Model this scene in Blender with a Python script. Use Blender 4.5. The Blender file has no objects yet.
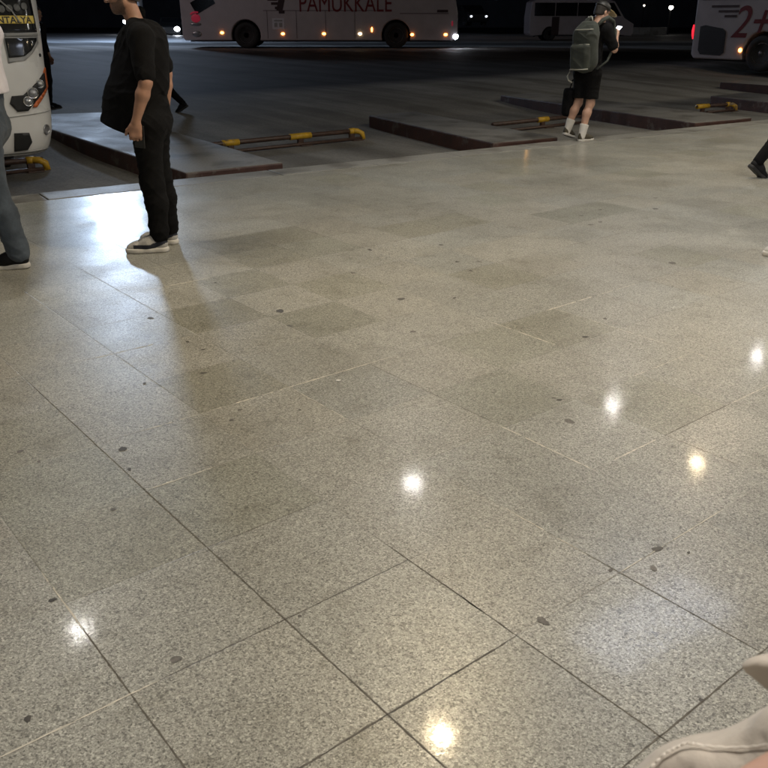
import bpy, bmesh, math, random
import numpy as np
from mathutils import Vector, Matrix

random.seed(7)
rng = np.random.default_rng(7)
SC = bpy.context.scene
COL = SC.collection
R = math.radians

# ------------------------------------------------------------------ camera
cam_d = bpy.data.cameras.new('camera')
cam = bpy.data.objects.new('camera', cam_d)
COL.objects.link(cam)
cam.location = (0, 0, 1.5)
cam.rotation_euler = (R(90 - 23.296), 0, 0)
cam_d.sensor_width = 36
cam_d.lens = 36 * 850 / 768
cam_d.clip_start = 0.02
cam_d.clip_end = 1500
cam_d.dof.use_dof = True
cam_d.dof.focus_distance = 6.0
cam_d.dof.aperture_fstop = 18
SC.camera = cam

# ------------------------------------------------------------------ night sky
world = bpy.data.worlds.new('World')
SC.world = world
world.use_nodes = True
wn = world.node_tree
bg = wn.nodes['Background']
sky = wn.nodes.new('ShaderNodeTexSky')
sky.sky_type = 'NISHITA'
sky.sun_disc = False
sky.sun_elevation = R(-6)
sky.sun_rotation = R(200)
wn.links.new(sky.outputs[0], bg.inputs[0])
bg.inputs[1].default_value = 0.05

SC.view_settings.view_transform = 'Standard'
SC.view_settings.look = 'None'
SC.view_settings.gamma = 1
SC.view_settings.exposure = 0.0
SC.view_settings.use_curve_mapping = False
SC.cycles.max_bounces = 6
SC.cycles.sample_clamp_indirect = 4
SC.cycles.use_denoising = True


def lamp(name, loc, size, power, colour, rot=(0, 0, 0), shape='DISK', size_y=None, parent=None, spread=180):
    d = bpy.data.lights.new(name, 'AREA')
    d.shape = shape
    d.size = size
    if size_y:
        d.size_y = size_y
    d.energy = power
    d.color = colour
    d.spread = R(spread)
    o = bpy.data.objects.new(name, d)
    COL.objects.link(o)
    o.location = loc
    o.rotation_euler = rot
    if parent:
        o.parent = parent
    return o


# ------------------------------------------------------------------ materials
def new_mat(name):
    m = bpy.data.materials.new(name)
    m.use_nodes = True
    return m, m.node_tree, m.node_tree.nodes['Principled BSDF']


def N(nt, typ, **kw):
    n = nt.nodes.new(typ)
    for k, v in kw.items():
        setattr(n, k, v)
    return n


def setin(nt, sock, v):
    if isinstance(v, bpy.types.NodeSocket):
        nt.links.new(v, sock)
    else:
        sock.default_value = v


def math_(nt, op, a, b=0.0, c=0.0):
    n = N(nt, 'ShaderNodeMath', operation=op)
    setin(nt, n.inputs[0], a)
    setin(nt, n.inputs[1], b)
    setin(nt, n.inputs[2], c)
    return n.outputs[0]


def ramp(nt, fac, stops, interp='LINEAR'):
    n = N(nt, 'ShaderNodeValToRGB')
    cr = n.color_ramp
    cr.interpolation = interp
    while len(cr.elements) < len(stops):
        cr.elements.new(0.5)
    for e, (p, c) in zip(cr.elements, stops):
        e.position = p
        e.color = (c[0], c[1], c[2], 1) if not isinstance(c, (int, float)) else (c, c, c, 1)
    setin(nt, n.inputs[0], fac)
    return n.outputs[0]


def mix(nt, fac, a, b, blend='MIX'):
    n = N(nt, 'ShaderNodeMix', data_type='RGBA', blend_type=blend)
    setin(nt, n.inputs[0], fac)
    for s, v in ((n.inputs[6], a), (n.inputs[7], b)):
        if isinstance(v, bpy.types.NodeSocket):
            nt.links.new(v, s)
        else:
            s.default_value = (v[0], v[1], v[2], 1)
    return n.outputs[2]


def noise(nt, vec, scale, detail=3, rough=0.55):
    n = N(nt, 'ShaderNodeTexNoise')
    n.inputs['Scale'].default_value = scale
    n.inputs['Detail'].default_value = detail
    n.inputs['Roughness'].default_value = rough
    if vec is not None:
        nt.links.new(vec, n.inputs['Vector'])
    return n.outputs[0]


def bump(nt, h, strength, dist, normal=None):
    n = N(nt, 'ShaderNodeBump')
    n.inputs['Strength'].default_value = strength
    n.inputs['Distance'].default_value = dist
    nt.links.new(h, n.inputs['Height'])
    if normal is not None:
        nt.links.new(normal, n.inputs['Normal'])
    return n.outputs[0]


def plain(name, col, rough=0.5, var=0.12, scale=14, metal=0.0, coat=0.0, bmp=0.0, spec=0.5, sheen=0.0):
    """principled with a little procedural tone and roughness variation"""
    m, nt, b = new_mat(name)
    tc = N(nt, 'ShaderNodeTexCoord').outputs['Object']
    n = noise(nt, tc, scale, 4)
    c = ramp(nt, n, [(0.3, [x * (1 - var) for x in col]), (0.7, [min(1, x * (1 + var)) for x in col])])
    nt.links.new(c, b.inputs['Base Color'])
    r = ramp(nt, n, [(0.3, max(0.03, rough - 0.06)), (0.7, min(1, rough + 0.06))])
    nt.links.new(r, b.inputs['Roughness'])
    b.inputs['Metallic'].default_value = metal
    b.inputs['Coat Weight'].default_value = coat
    b.inputs['Specular IOR Level'].default_value = spec
    b.inputs['Sheen Weight'].default_value = sheen
    if bmp:
        nt.links.new(bump(nt, noise(nt, tc, scale * 6, 5), bmp, 0.01), b.inputs['Normal'])
    return m


def cloth(name, col, rough=0.9, var=0.15, weave=900, sheen=0.15, attr=False):
    m, nt, b = new_mat(name)
    tc = N(nt, 'ShaderNodeTexCoord').outputs['Object']
    n = noise(nt, tc, 9, 4)
    c = ramp(nt, n, [(0.3, [x * (1 - var) for x in col]), (0.7, [min(1, x * (1 + var)) for x in col])])
    if attr:
        a = N(nt, 'ShaderNodeAttribute', attribute_name='Col').outputs[0]
        c = mix(nt, 1.0, a, ramp(nt, n, [(0.3, 1 - var), (0.7, 1.0)]), 'MULTIPLY')
    nt.links.new(c, b.inputs['Base Color'])
    b.inputs['Roughness'].default_value = rough
    b.inputs['Sheen Weight'].default_value = sheen
    b.inputs['Specular IOR Level'].default_value = 0.15
    nm = bump(nt, noise(nt, tc, weave, 2), 0.25, 0.002)
    nm = bump(nt, noise(nt, tc, 35, 3), 0.25, 0.01, nm)
    nt.links.new(nm, b.inputs['Normal'])
    return m


def glow(name, col, strength):
    m, nt, b = new_mat(name)
    b.inputs['Base Color'].default_value = (col[0] * .5, col[1] * .5, col[2] * .5, 1)
    b.inputs['Emission Color'].default_value = (*col, 1)
    b.inputs['Emission Strength'].default_value = strength
    return m


TH = R(39.0)
T = 0.441
Q0 = (0.525, 0.738)


def floor_material():
    m, nt, b = new_mat('polished_granite_tiles')
    tc = N(nt, 'ShaderNodeTexCoord').outputs['Object']
    mp = N(nt, 'ShaderNodeMapping', vector_type='POINT')
    mp.inputs['Rotation'].default_value = (0, 0, -TH)
    nt.links.new(tc, mp.inputs['Vector'])
    sep = N(nt, 'ShaderNodeSeparateXYZ')
    nt.links.new(mp.outputs[0], sep.inputs[0])
    # a slight waviness so the joints are not laser straight
    wob = math_(nt, 'MULTIPLY', math_(nt, 'SUBTRACT', noise(nt, tc, 9, 2), 0.5), 0.004)
    dist = []
    for i in (0, 1):
        t = math_(nt, 'DIVIDE', math_(nt, 'SUBTRACT', math_(nt, 'ADD', sep.outputs[i], wob), Q0[i]), T)
        fr = math_(nt, 'FRACT', math_(nt, 'ADD', t, 200.5))
        dist.append(math_(nt, 'MULTIPLY', math_(nt, 'ABSOLUTE', math_(nt, 'SUBTRACT', fr, 0.5)), T))
    d = math_(nt, 'MINIMUM', dist[0], dist[1])
    # chipped joint edges: width follows a fine noise
    wd = math_(nt, 'MULTIPLY_ADD', noise(nt, tc, 60, 3), 0.005, 0.0006)
    mr = N(nt, 'ShaderNodeMapRange', interpolation_type='SMOOTHSTEP')
    nt.links.new(d, mr.inputs[0])
    nt.links.new(math_(nt, 'MULTIPLY', wd, 0.45), mr.inputs[1])
    nt.links.new(wd, mr.inputs[2])
    mr.inputs[3].default_value = 1
    mr.inputs[4].default_value = 0
    joint = mr.outputs[0]
    # granite grains
    dv = N(nt, 'ShaderNodeVectorMath', operation='ADD')
    ns = N(nt, 'ShaderNodeTexNoise')
    ns.inputs['Scale'].default_value = 150
    nt.links.new(tc, ns.inputs['Vector'])
    sc_ = N(nt, 'ShaderNodeVectorMath', operation='SCALE')
    nt.links.new(ns.outputs[1], sc_.inputs[0])
    sc_.inputs['Scale'].default_value = 0.006
    nt.links.new(tc, dv.inputs[0])
    nt.links.new(sc_.outputs[0], dv.inputs[1])

    def grains(scale):
        v = N(nt, 'ShaderNodeTexVoronoi')
        v.inputs['Scale'].default_value = scale
        nt.links.new(dv.outputs[0], v.inputs['Vector'])
        s = N(nt, 'ShaderNodeSeparateColor')
        nt.links.new(v.outputs['Color'], s.inputs[0])
        return s.outputs[0]
    g1 = grains(215)
    g2 = grains(450)
    c1 = ramp(nt, g1, [(0.0, (0.15, 0.146, 0.134)), (0.14, (0.24, 0.233, 0.213)), (0.3, (0.32, 0.311, 0.284)),
                       (0.6, (0.385, 0.374, 0.342)), (0.85, (0.46, 0.449, 0.412)), (1.0, (0.58, 0.567, 0.525))])
    c2 = ramp(nt, g2, [(0.0, 0.42), (0.25, 0.76), (0.6, 0.98), (1.0, 1.28)])
    c = mix(nt, 0.85, c1, c2, 'MULTIPLY')
    # slab tone
    tone = N(nt, 'ShaderNodeAttribute', attribute_name='tone').outputs[0]
    c = mix(nt, 1.0, c, tone, 'MULTIPLY')
    c = mix(nt, 1.0, c, (0.955, 0.96, 0.925), 'MULTIPLY')
    # worn traffic dirt
    dirt = ramp(nt, noise(nt, tc, 0.75, 6, 0.62), [(0.30, (0.74, 0.735, 0.71)), (0.46, (0.93, 0.93, 0.92)), (0.64, (1.05, 1.05, 1.045))])
    c = mix(nt, 1.0, c, dirt, 'MULTIPLY')
    dirt2 = ramp(nt, noise(nt, tc, 6, 4, 0.6), [(0.25, (0.80, 0.79, 0.76)), (0.45, (1.0, 1.0, 1.0))])
    c = mix(nt, 1.0, c, dirt2, 'MULTIPLY')
    # tiny dark specks
    vs = N(nt, 'ShaderNodeTexVoronoi')
    vs.inputs['Scale'].default_value = 7
    nt.links.new(tc, vs.inputs['Vector'])
    sp = math_(nt, 'LESS_THAN', vs.outputs['Distance'], 0.036)
    sepc = N(nt, 'ShaderNodeSeparateColor')
    nt.links.new(vs.outputs['Color'], sepc.inputs[0])
    sp = math_(nt, 'MULTIPLY', sp, math_(nt, 'GREATER_THAN', sepc.outputs[1], 0.55))
    c = mix(nt, math_(nt, 'MULTIPLY', sp, 0.7), c, (0.06, 0.055, 0.05))
    # joints: some filled with pale grout, others with dirt, many nearly closed
    jn = noise(nt, tc, 1.35, 2)
    jc = ramp(nt, jn, [(0.56, (0.10, 0.09, 0.075)), (0.62, (0.55, 0.53, 0.47))])
    jf = ramp(nt, noise(nt, tc, 2.1, 3), [(0.42, 0.06), (0.62, 0.42)])
    jm = math_(nt, 'MULTIPLY', joint, jf)
    c = mix(nt, jm, c, jc)
    nt.links.new(c, b.inputs['Base Color'])
    rg = ramp(nt, g1, [(0.0, 0.46), (0.5, 0.34), (1.0, 0.27)])
    rg = mix(nt, 0.6, rg, ramp(nt, noise(nt, tc, 2.3, 4), [(0.3, 0.26), (0.7, 0.48)]))
    rg = mix(nt, jm, rg, (0.8, 0.8, 0.8))
    nt.links.new(rg, b.inputs['Roughness'])
    b.inputs['Specular IOR Level'].default_value = 0.5
    cw = ramp(nt, g2, [(0.25, 0.0), (0.85, 0.30)])
    cw = mix(nt, jm, cw, (0, 0, 0))
    nt.links.new(cw, b.inputs['Coat Weight'])
    b.inputs['Coat Roughness'].default_value = 0.085
    b.inputs['Coat IOR'].default_value = 1.5
    nm = bump(nt, math_(nt, 'MULTIPLY', joint, -1.0), 0.5, 0.002)
    nm = bump(nt, g1, 0.06, 0.001, nm)
    nt.links.new(nm, b.inputs['Normal'])
    nm2 = bump(nt, noise(nt, tc, 22, 3), 0.045, 0.004)
    nt.links.new(nm2, b.inputs['Coat Normal'])
    return m


def concrete(name, lo, hi, rough=0.55, joint=0.0):
    m, nt, b = new_mat(name)
    tc = N(nt, 'ShaderNodeTexCoord').outputs['Object']
    n1 = noise(nt, tc, 0.8, 6, 0.62)
    n2 = noise(nt, tc, 40, 4, 0.7)
    c = ramp(nt, n1, [(0.3, lo), (0.7, hi)])
    c = mix(nt, 0.6, c, ramp(nt, n2, [(0.3, 0.6), (0.7, 1.2)]), 'MULTIPLY')
    # oil drips
    o = ramp(nt, noise(nt, tc, 1.7, 3), [(0.5, (1, 1, 1)), (0.66, (0.55, 0.53, 0.5))])
    c = mix(nt, 1.0, c, o, 'MULTIPLY')
    nt.links.new(c, b.inputs['Base Color'])
    r = ramp(nt, n1, [(0.3, rough - 0.12), (0.7, rough + 0.12)])
    nt.links.new(r, b.inputs['Roughness'])
    nt.links.new(bump(nt, n2, 0.35, 0.006), b.inputs['Normal'])
    return m


M = {}
M['floor'] = floor_material()
M['gum'] = plain('trodden_gum', (0.095, 0.088, 0.078), 0.6, 0.35, 90)
_nt = M['gum'].node_tree
_b = _nt.nodes['Principled BSDF']
_nt.links.new(mix(_nt, 1.0, _b.inputs['Base Color'].links[0].from_socket, N(_nt, 'ShaderNodeAttribute', attribute_name='tone').outputs[0], 'MULTIPLY'), _b.inputs['Base Color'])
M['joint_dark'] = plain('dirty_joint', (0.125, 0.112, 0.092), 0.8, 0.4, 40)
M['joint_pale'] = plain('pale_grout', (0.62, 0.58, 0.49), 0.7, 0.25, 40)
M['finger'] = concrete('island_concrete', (0.15, 0.145, 0.13), (0.25, 0.24, 0.22), 0.62)
M['bay'] = concrete('bay_concrete', (0.15, 0.145, 0.13), (0.25, 0.24, 0.22), 0.6)
M['coping'] = concrete('coping_stone', (0.21, 0.205, 0.185), (0.31, 0.30, 0.27), 0.5)
M['maroon'] = plain('maroon_kerb_paint', (0.060, 0.027, 0.021), 0.6, 0.35, 5, bmp=0.3)
def chipped(m):
    # paint worn through to the concrete
    nt = m.node_tree
    b = nt.nodes['Principled BSDF']
    src = b.inputs['Base Color'].links[0].from_socket
    tc = N(nt, 'ShaderNodeTexCoord').outputs['Object']
    k = ramp(nt, noise(nt, tc, 3.2, 7, 0.68), [(0.56, 0.0), (0.62, 0.8)])
    nt.links.new(mix(nt, k, src, (0.12, 0.10, 0.085)), b.inputs['Base Color'])


chipped(M['maroon'])
M['yellow'] = plain('yellow_paint', (0.62, 0.37, 0.03), 0.45, 0.2, 18, bmp=0.1)
M['rust'] = plain('brown_steel_pipe', (0.075, 0.045, 0.033), 0.45, 0.35, 12, bmp=0.15)
chipped(M['yellow'])
M['buswhite'] = plain('bus_paint', (0.72, 0.71, 0.68), 0.3, 0.05, 3, coat=0.5)
M['coachpaint'] = plain('silver_white_coach_paint', (0.45, 0.41, 0.42), 0.35, 0.06, 3, coat=0.4)
M['busgrey'] = plain('grey_trim', (0.32, 0.32, 0.31), 0.4, 0.06, 6)
M['glass'] = plain('dark_glass', (0.012, 0.013, 0.015), 0.08, 0.1, 4, spec=0.6)
M['black'] = plain('black_plastic', (0.015, 0.015, 0.015), 0.5, 0.2, 10)
M['tyre'] = plain('tyre_rubber', (0.018, 0.018, 0.018), 0.8, 0.2, 20, bmp=0.3)
M['rim'] = plain('wheel_rim', (0.35, 0.35, 0.36), 0.35, 0.15, 8, metal=0.7)
M['chrome'] = plain('chrome', (0.75, 0.75, 0.75), 0.15, 0.05, 8, metal=1.0)
M['orange'] = plain('orange_trim', (0.55, 0.13, 0.03), 0.35, 0.08, 8)
M['letter'] = plain('maroon_lettering', (0.16, 0.018, 0.022), 0.4, 0.1, 6)
M['stripe'] = plain('dark_livery', (0.05, 0.03, 0.032), 0.4, 0.1, 6)
M['amberglow'] = glow('amber_marker_lamp', (1.0, 0.30, 0.06), 14)
M['warmglow'] = glow('warm_marker_lamp', (1.0, 0.72, 0.38), 14)
M['whiteglow'] = glow('headlamp_lit', (0.85, 0.9, 1.0), 60)
M['redglow'] = glow('red_tail_lamp', (1.0, 0.02, 0.04), 1.5)
M['dimred'] = glow('dim_red_lens', (0.7, 0.05, 0.10), 0.16)
M['destboard'] = glow('lit_yellow_board', (0.80, 0.58, 0.12), 0.16)
M['diffuser'] = glow('lamp_diffuser', (1, 0.97, 0.92), 1.0)
M['skin'] = plain('skin', (0.40, 0.22, 0.15), 0.5, 0.12, 18, bmp=0.08)
M['skin_pale'] = plain('skin_pale', (0.50, 0.30, 0.22), 0.5, 0.12, 18, bmp=0.08)
def skin_attr():
    m = plain('skin_with_stubble', (0.40, 0.22, 0.15), 0.5, 0.12, 18, bmp=0.10)
    nt = m.node_tree
    b = nt.nodes['Principled BSDF']
    src = b.inputs['Base Color'].links[0].from_socket
    a = N(nt, 'ShaderNodeAttribute', attribute_name='Col').outputs[0]
    nt.links.new(mix(nt, 1.0, src, a, 'MULTIPLY'), b.inputs['Base Color'])
    return m


M['skin_stubble'] = skin_attr()
M['hair'] = plain('dark_hair', (0.018, 0.014, 0.011), 0.6, 0.3, 60, bmp=0.6)
M['greyhair'] = plain('greying_hair', (0.06, 0.055, 0.05), 0.6, 0.3, 60, bmp=0.6)
M['blacktee'] = cloth('black_cotton', (0.007, 0.007, 0.008), 0.9, 0.2, 900, 0.0)
M['blacktrs'] = cloth('black_jersey', (0.006, 0.006, 0.0065), 0.9, 0.2, 900, 0.0)
M['jeans'] = cloth('grey_denim', (0.075, 0.092, 0.115), 0.9, 0.35, 700, 0.1)
M['pinkshirt'] = cloth('pale_pink_cotton', (0.78, 0.75, 0.81), 0.85, 0.06, 900, 0.1)
M['shoecol'] = cloth('shoe_fabric', (0.5, 0.5, 0.5), 0.6, 0.12, 500, 0.0, attr=True)
M['sole'] = plain('rubber_sole', (0.62, 0.60, 0.56), 0.6, 0.1, 20)
M['blacksole'] = plain('black_sole', (0.02, 0.02, 0.02), 0.6, 0.1, 20)
M['sock'] = cloth('white_sock', (0.68, 0.66, 0.62), 0.95, 0.08, 600, 0.1)
M['packgrey'] = cloth('grey_backpack_cloth', (0.050, 0.056, 0.050), 0.8, 0.25, 500, 0.1)
M['packtrim'] = cloth('pale_webbing', (0.33, 0.33, 0.29), 0.8, 0.15, 500, 0.1)
M['beige'] = cloth('beige_linen', (0.50, 0.45, 0.39), 0.9, 0.10, 700, 0.15)
M['thread'] = plain('white_thread', (0.75, 0.70, 0.62), 0.8, 0.08, 200)
M['capbrim'] = plain('pale_cap_brim', (0.42, 0.33, 0.16), 0.6, 0.1, 20)
M['screen'] = glow('phone_screen', (0.85, 0.92, 1.0), 5.0)
M['canopy'] = plain('white_canopy_soffit', (0.55, 0.55, 0.53), 0.7, 0.05, 2)
M['eye'] = plain('eye', (0.45, 0.42, 0.38), 0.2, 0.1, 200)


# ------------------------------------------------------------------ object helpers
def link(name, me, mat, parent=None, smooth=False):
    o = bpy.data.objects.new(name, me)
    COL.objects.link(o)
    mats = mat if isinstance(mat, (list, tuple)) else [mat]
    for m_ in mats:
        if m_:
            me.materials.append(m_)
    if parent:
        o.parent = parent
    if smooth:
        me.polygons.foreach_set('use_smooth', [True] * len(me.polygons))
    return o


def tag(o, label=None, cat=None, group=None, kind=None):
    for k, v in (('label', label), ('category', cat), ('group', group), ('kind', kind)):
        if v:
            o[k] = v
    return o


def thing(name, label, cat, loc=(0, 0, 0), rz=0.0, group=None):
    o = bpy.data.objects.new(name, None)
    COL.objects.link(o)
    o.empty_display_size = 0.2
    o.location = loc
    o.rotation_euler = (0, 0, rz)
    return tag(o, label, cat, group)


def copy_tree(o, parent=None):
    c = o.copy()
    COL.objects.link(c)
    c.parent = parent
    for ch in o.children:
        copy_tree(ch, c)
    return c


def bm_obj(name, bm, mat, parent=None, smooth=False, bevel=0.0, seg=2):
    bmesh.ops.recalc_face_normals(bm, faces=bm.faces)
    me = bpy.data.meshes.new(name)
    bm.to_mesh(me)
    bm.free()
    o = link(name, me, mat, parent, smooth)
    if bevel:
        md = o.modifiers.new('bevel', 'BEVEL')
        md.width = bevel
        md.segments = seg
        md.limit_method = 'ANGLE'
        md.angle_limit = R(40)
    return o


def add_box(bm, c, s, rz=0.0, rot=None):
    mt = Matrix.Translation(c) @ (rot.to_4x4() if rot is not None else Matrix.Rotation(rz, 4, 'Z')) @ Matrix.Diagonal((s[0], s[1], s[2], 1))
    bmesh.ops.create_cube(bm, size=1, matrix=mt)


def add_cyl(bm, a, b, r0, r1=None, n=20, caps=True):
    a, b = Vector(a), Vector(b)
    r1 = r0 if r1 is None else r1
    d = b - a
    q = d.to_track_quat('Z', 'Y').to_matrix().to_4x4()
    bmesh.ops.create_cone(bm, cap_ends=caps, segments=n, radius1=r0, radius2=r1, depth=d.length,
                          matrix=Matrix.Translation((a + b) / 2) @ q)


def add_ball(bm, c, r, sub=2):
    s = r if isinstance(r, (tuple, list)) else (r, r, r)
    bmesh.ops.create_icosphere(bm, subdivisions=sub, radius=1,
                               matrix=Matrix.Translation(c) @ Matrix.Diagonal((*s, 1)))


def add_tube(bm, pts, r, n=10):
    pts = [Vector(p) for p in pts]
    rings = []
    for i, p in enumerate(pts):
        d = (pts[min(i + 1, len(pts) - 1)] - pts[max(i - 1, 0)]).normalized()
        up = Vector((0, 0, 1)) if abs(d.z) < 0.9 else Vector((1, 0, 0))
        x = d.cross(up).normalized()
        y = d.cross(x)
        rr = r[i] if isinstance(r, (list, tuple)) else r
        rings.append([bm.verts.new(p + x * rr * math.cos(2 * math.pi * k / n) + y * rr * math.sin(2 * math.pi * k / n)) for k in range(n)])
    for a, b in zip(rings, rings[1:]):
        for k in range(n):
            bm.faces.new((a[k], a[(k + 1) % n], b[(k + 1) % n], b[k]))
    bm.faces.new(rings[0])
    bm.faces.new(list(reversed(rings[-1])))


def add_prism(bm, pts, z0, z1):
    """vertical prism over a plan polygon; z may be a function of (x, y)"""
    f0 = z0 if callable(z0) else (lambda x, y: z0)
    f1 = z1 if callable(z1) else (lambda x, y: z1)
    lo = [bm.verts.new((x, y, f0(x, y))) for x, y in pts]
    hi = [bm.verts.new((x, y, f1(x, y))) for x, y in pts]
    n = len(pts)
    bm.faces.new(hi)
    bm.faces.new(list(reversed(lo)))
    for i in range(n):
        bm.faces.new((lo[i], lo[(i + 1) % n], hi[(i + 1) % n], hi[i]))


def lathe(bm, prof, mt=Matrix.Identity(4), n=32):
    """revolve (radius, height) pairs round local Y"""
    rings = []
    for r, h in prof:
        rings.append([bm.verts.new(mt @ Vector((r * math.cos(2 * math.pi * k / n), h, r * math.sin(2 * math.pi * k / n)))) for k in range(n)])
    for a, b in zip(rings, rings[1:]):
        for k in range(n):
            bm.faces.new((a[k], a[(k + 1) % n], b[(k + 1) % n], b[k]))
    for rg in (rings[0], rings[-1]):
        if len(set(tuple(v.co) for v in rg)) > 2:
            bm.faces.new(rg)


# ------------------------------------------------------------------ signed distance modelling (bodies, clothes, shoes, soft goods)
def V(*a):
    return np.array(a, dtype=np.float64)


def unit(v):
    v = np.asarray(v, float)
    return v / (np.linalg.norm(v) + 1e-12)


def seg(a, b, ra, rb, k=0.02, flat=None, ax=None, mode='u'):
    """tapered capsule; flat < 1 squashes it along ax"""
    a, b = np.array(a, float), np.array(b, float)
    m = max(ra, rb)
    lo, hi = np.minimum(a, b) - m, np.maximum(a, b) + m
    ab = b - a
    L2 = float(ab @ ab) + 1e-12
    w = unit(ax) if ax is not None else None

    def f(X, Y, Z):
        px, py, pz = X - a[0], Y - a[1], Z - a[2]
        t = np.clip((px * ab[0] + py * ab[1] + pz * ab[2]) / L2, 0, 1)
        px, py, pz = px - t * ab[0], py - t * ab[1], pz - t * ab[2]
        if w is not None:
            s = (px * w[0] + py * w[1] + pz * w[2]) * (1.0 / flat - 1.0)
            px, py, pz = px + s * w[0], py + s * w[1], pz + s * w[2]
        d = np.sqrt(px * px + py * py + pz * pz) - (ra + (rb - ra) * t)
        return d * (flat if (w is not None and flat < 1) else 1.0)
    return (f, lo, hi, k, mode)


def ell(c, r, k=0.02, rot=None, mode='u'):
    c, r = np.array(c, float), np.array(r, float)
    Rm = np.eye(3) if rot is None else np.asarray(rot)
    m = float(r.max())

    def f(X, Y, Z):
        p = (X - c[0], Y - c[1], Z - c[2])
        q = [Rm[0, i] * p[0] + Rm[1, i] * p[1] + Rm[2, i] * p[2] for i in range(3)]
        k0 = np.sqrt(sum((q[i] / r[i]) ** 2 for i in range(3)))
        k1 = np.sqrt(sum((q[i] / r[i] ** 2) ** 2 for i in range(3))) + 1e-9
        return k0 * (k0 - 1) / k1
    return (f, c - m, c + m, k, mode)


def rbox(c, h, r, k=0.01, rot=None, mode='u'):
    c, h = np.array(c, float), np.array(h, float)
    Rm = np.eye(3) if rot is None else np.asarray(rot)
    m = float(np.linalg.norm(h))

    def f(X, Y, Z):
        p = (X - c[0], Y - c[1], Z - c[2])
        q = [np.abs(Rm[0, i] * p[0] + Rm[1, i] * p[1] + Rm[2, i] * p[2]) - (h[i] - r) for i in range(3)]
        out = np.sqrt(sum(np.maximum(x, 0) ** 2 for x in q))
        return out + np.minimum(np.maximum(q[0], np.maximum(q[1], q[2])), 0) - r
    return (f, c - m, c + m, k, mode)


def cut(n, p):
    """keep the side the normal points away from: removes where (x-p).n > 0"""
    n, p = unit(n), np.array(p, float)

    def f(X, Y, Z):
        return (X - p[0]) * n[0] + (Y - p[1]) * n[1] + (Z - p[2]) * n[2]
    return (f, None, None, 0.0, 'i')


def folds(dirs, amp):
    """fabric folds: warped waves, added to the distance"""
    def f(X, Y, Z):
        s = 0
        for i, (kx, ky, kz, ph, wa) in enumerate(dirs):
            w = wa * 1.6 * np.sin(7.3 * X + 9.1 * Z + ph) + wa * np.sin(15.7 * Y - 11.1 * Z + 2 * ph) + wa * 0.5 * np.sin(31 * X + 23 * Y + 19 * Z)
            m = 0.5 + 0.5 * np.sin(11 * X - 8 * Y + 9.5 * Z + 1.7 * i + ph) * np.sin(6.5 * Z + 13 * Y + 2.3 * i)
            c = 1 - np.abs(np.sin(0.5 * (kx * X + ky * Y + kz * Z + ph + w)))
            s = s + m * m * (c * c * 2.2 - 0.7)
        return -amp * s / max(1, len(dirs)) * 1.6
    return (f, None, None, 0.0, 'd')


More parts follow.
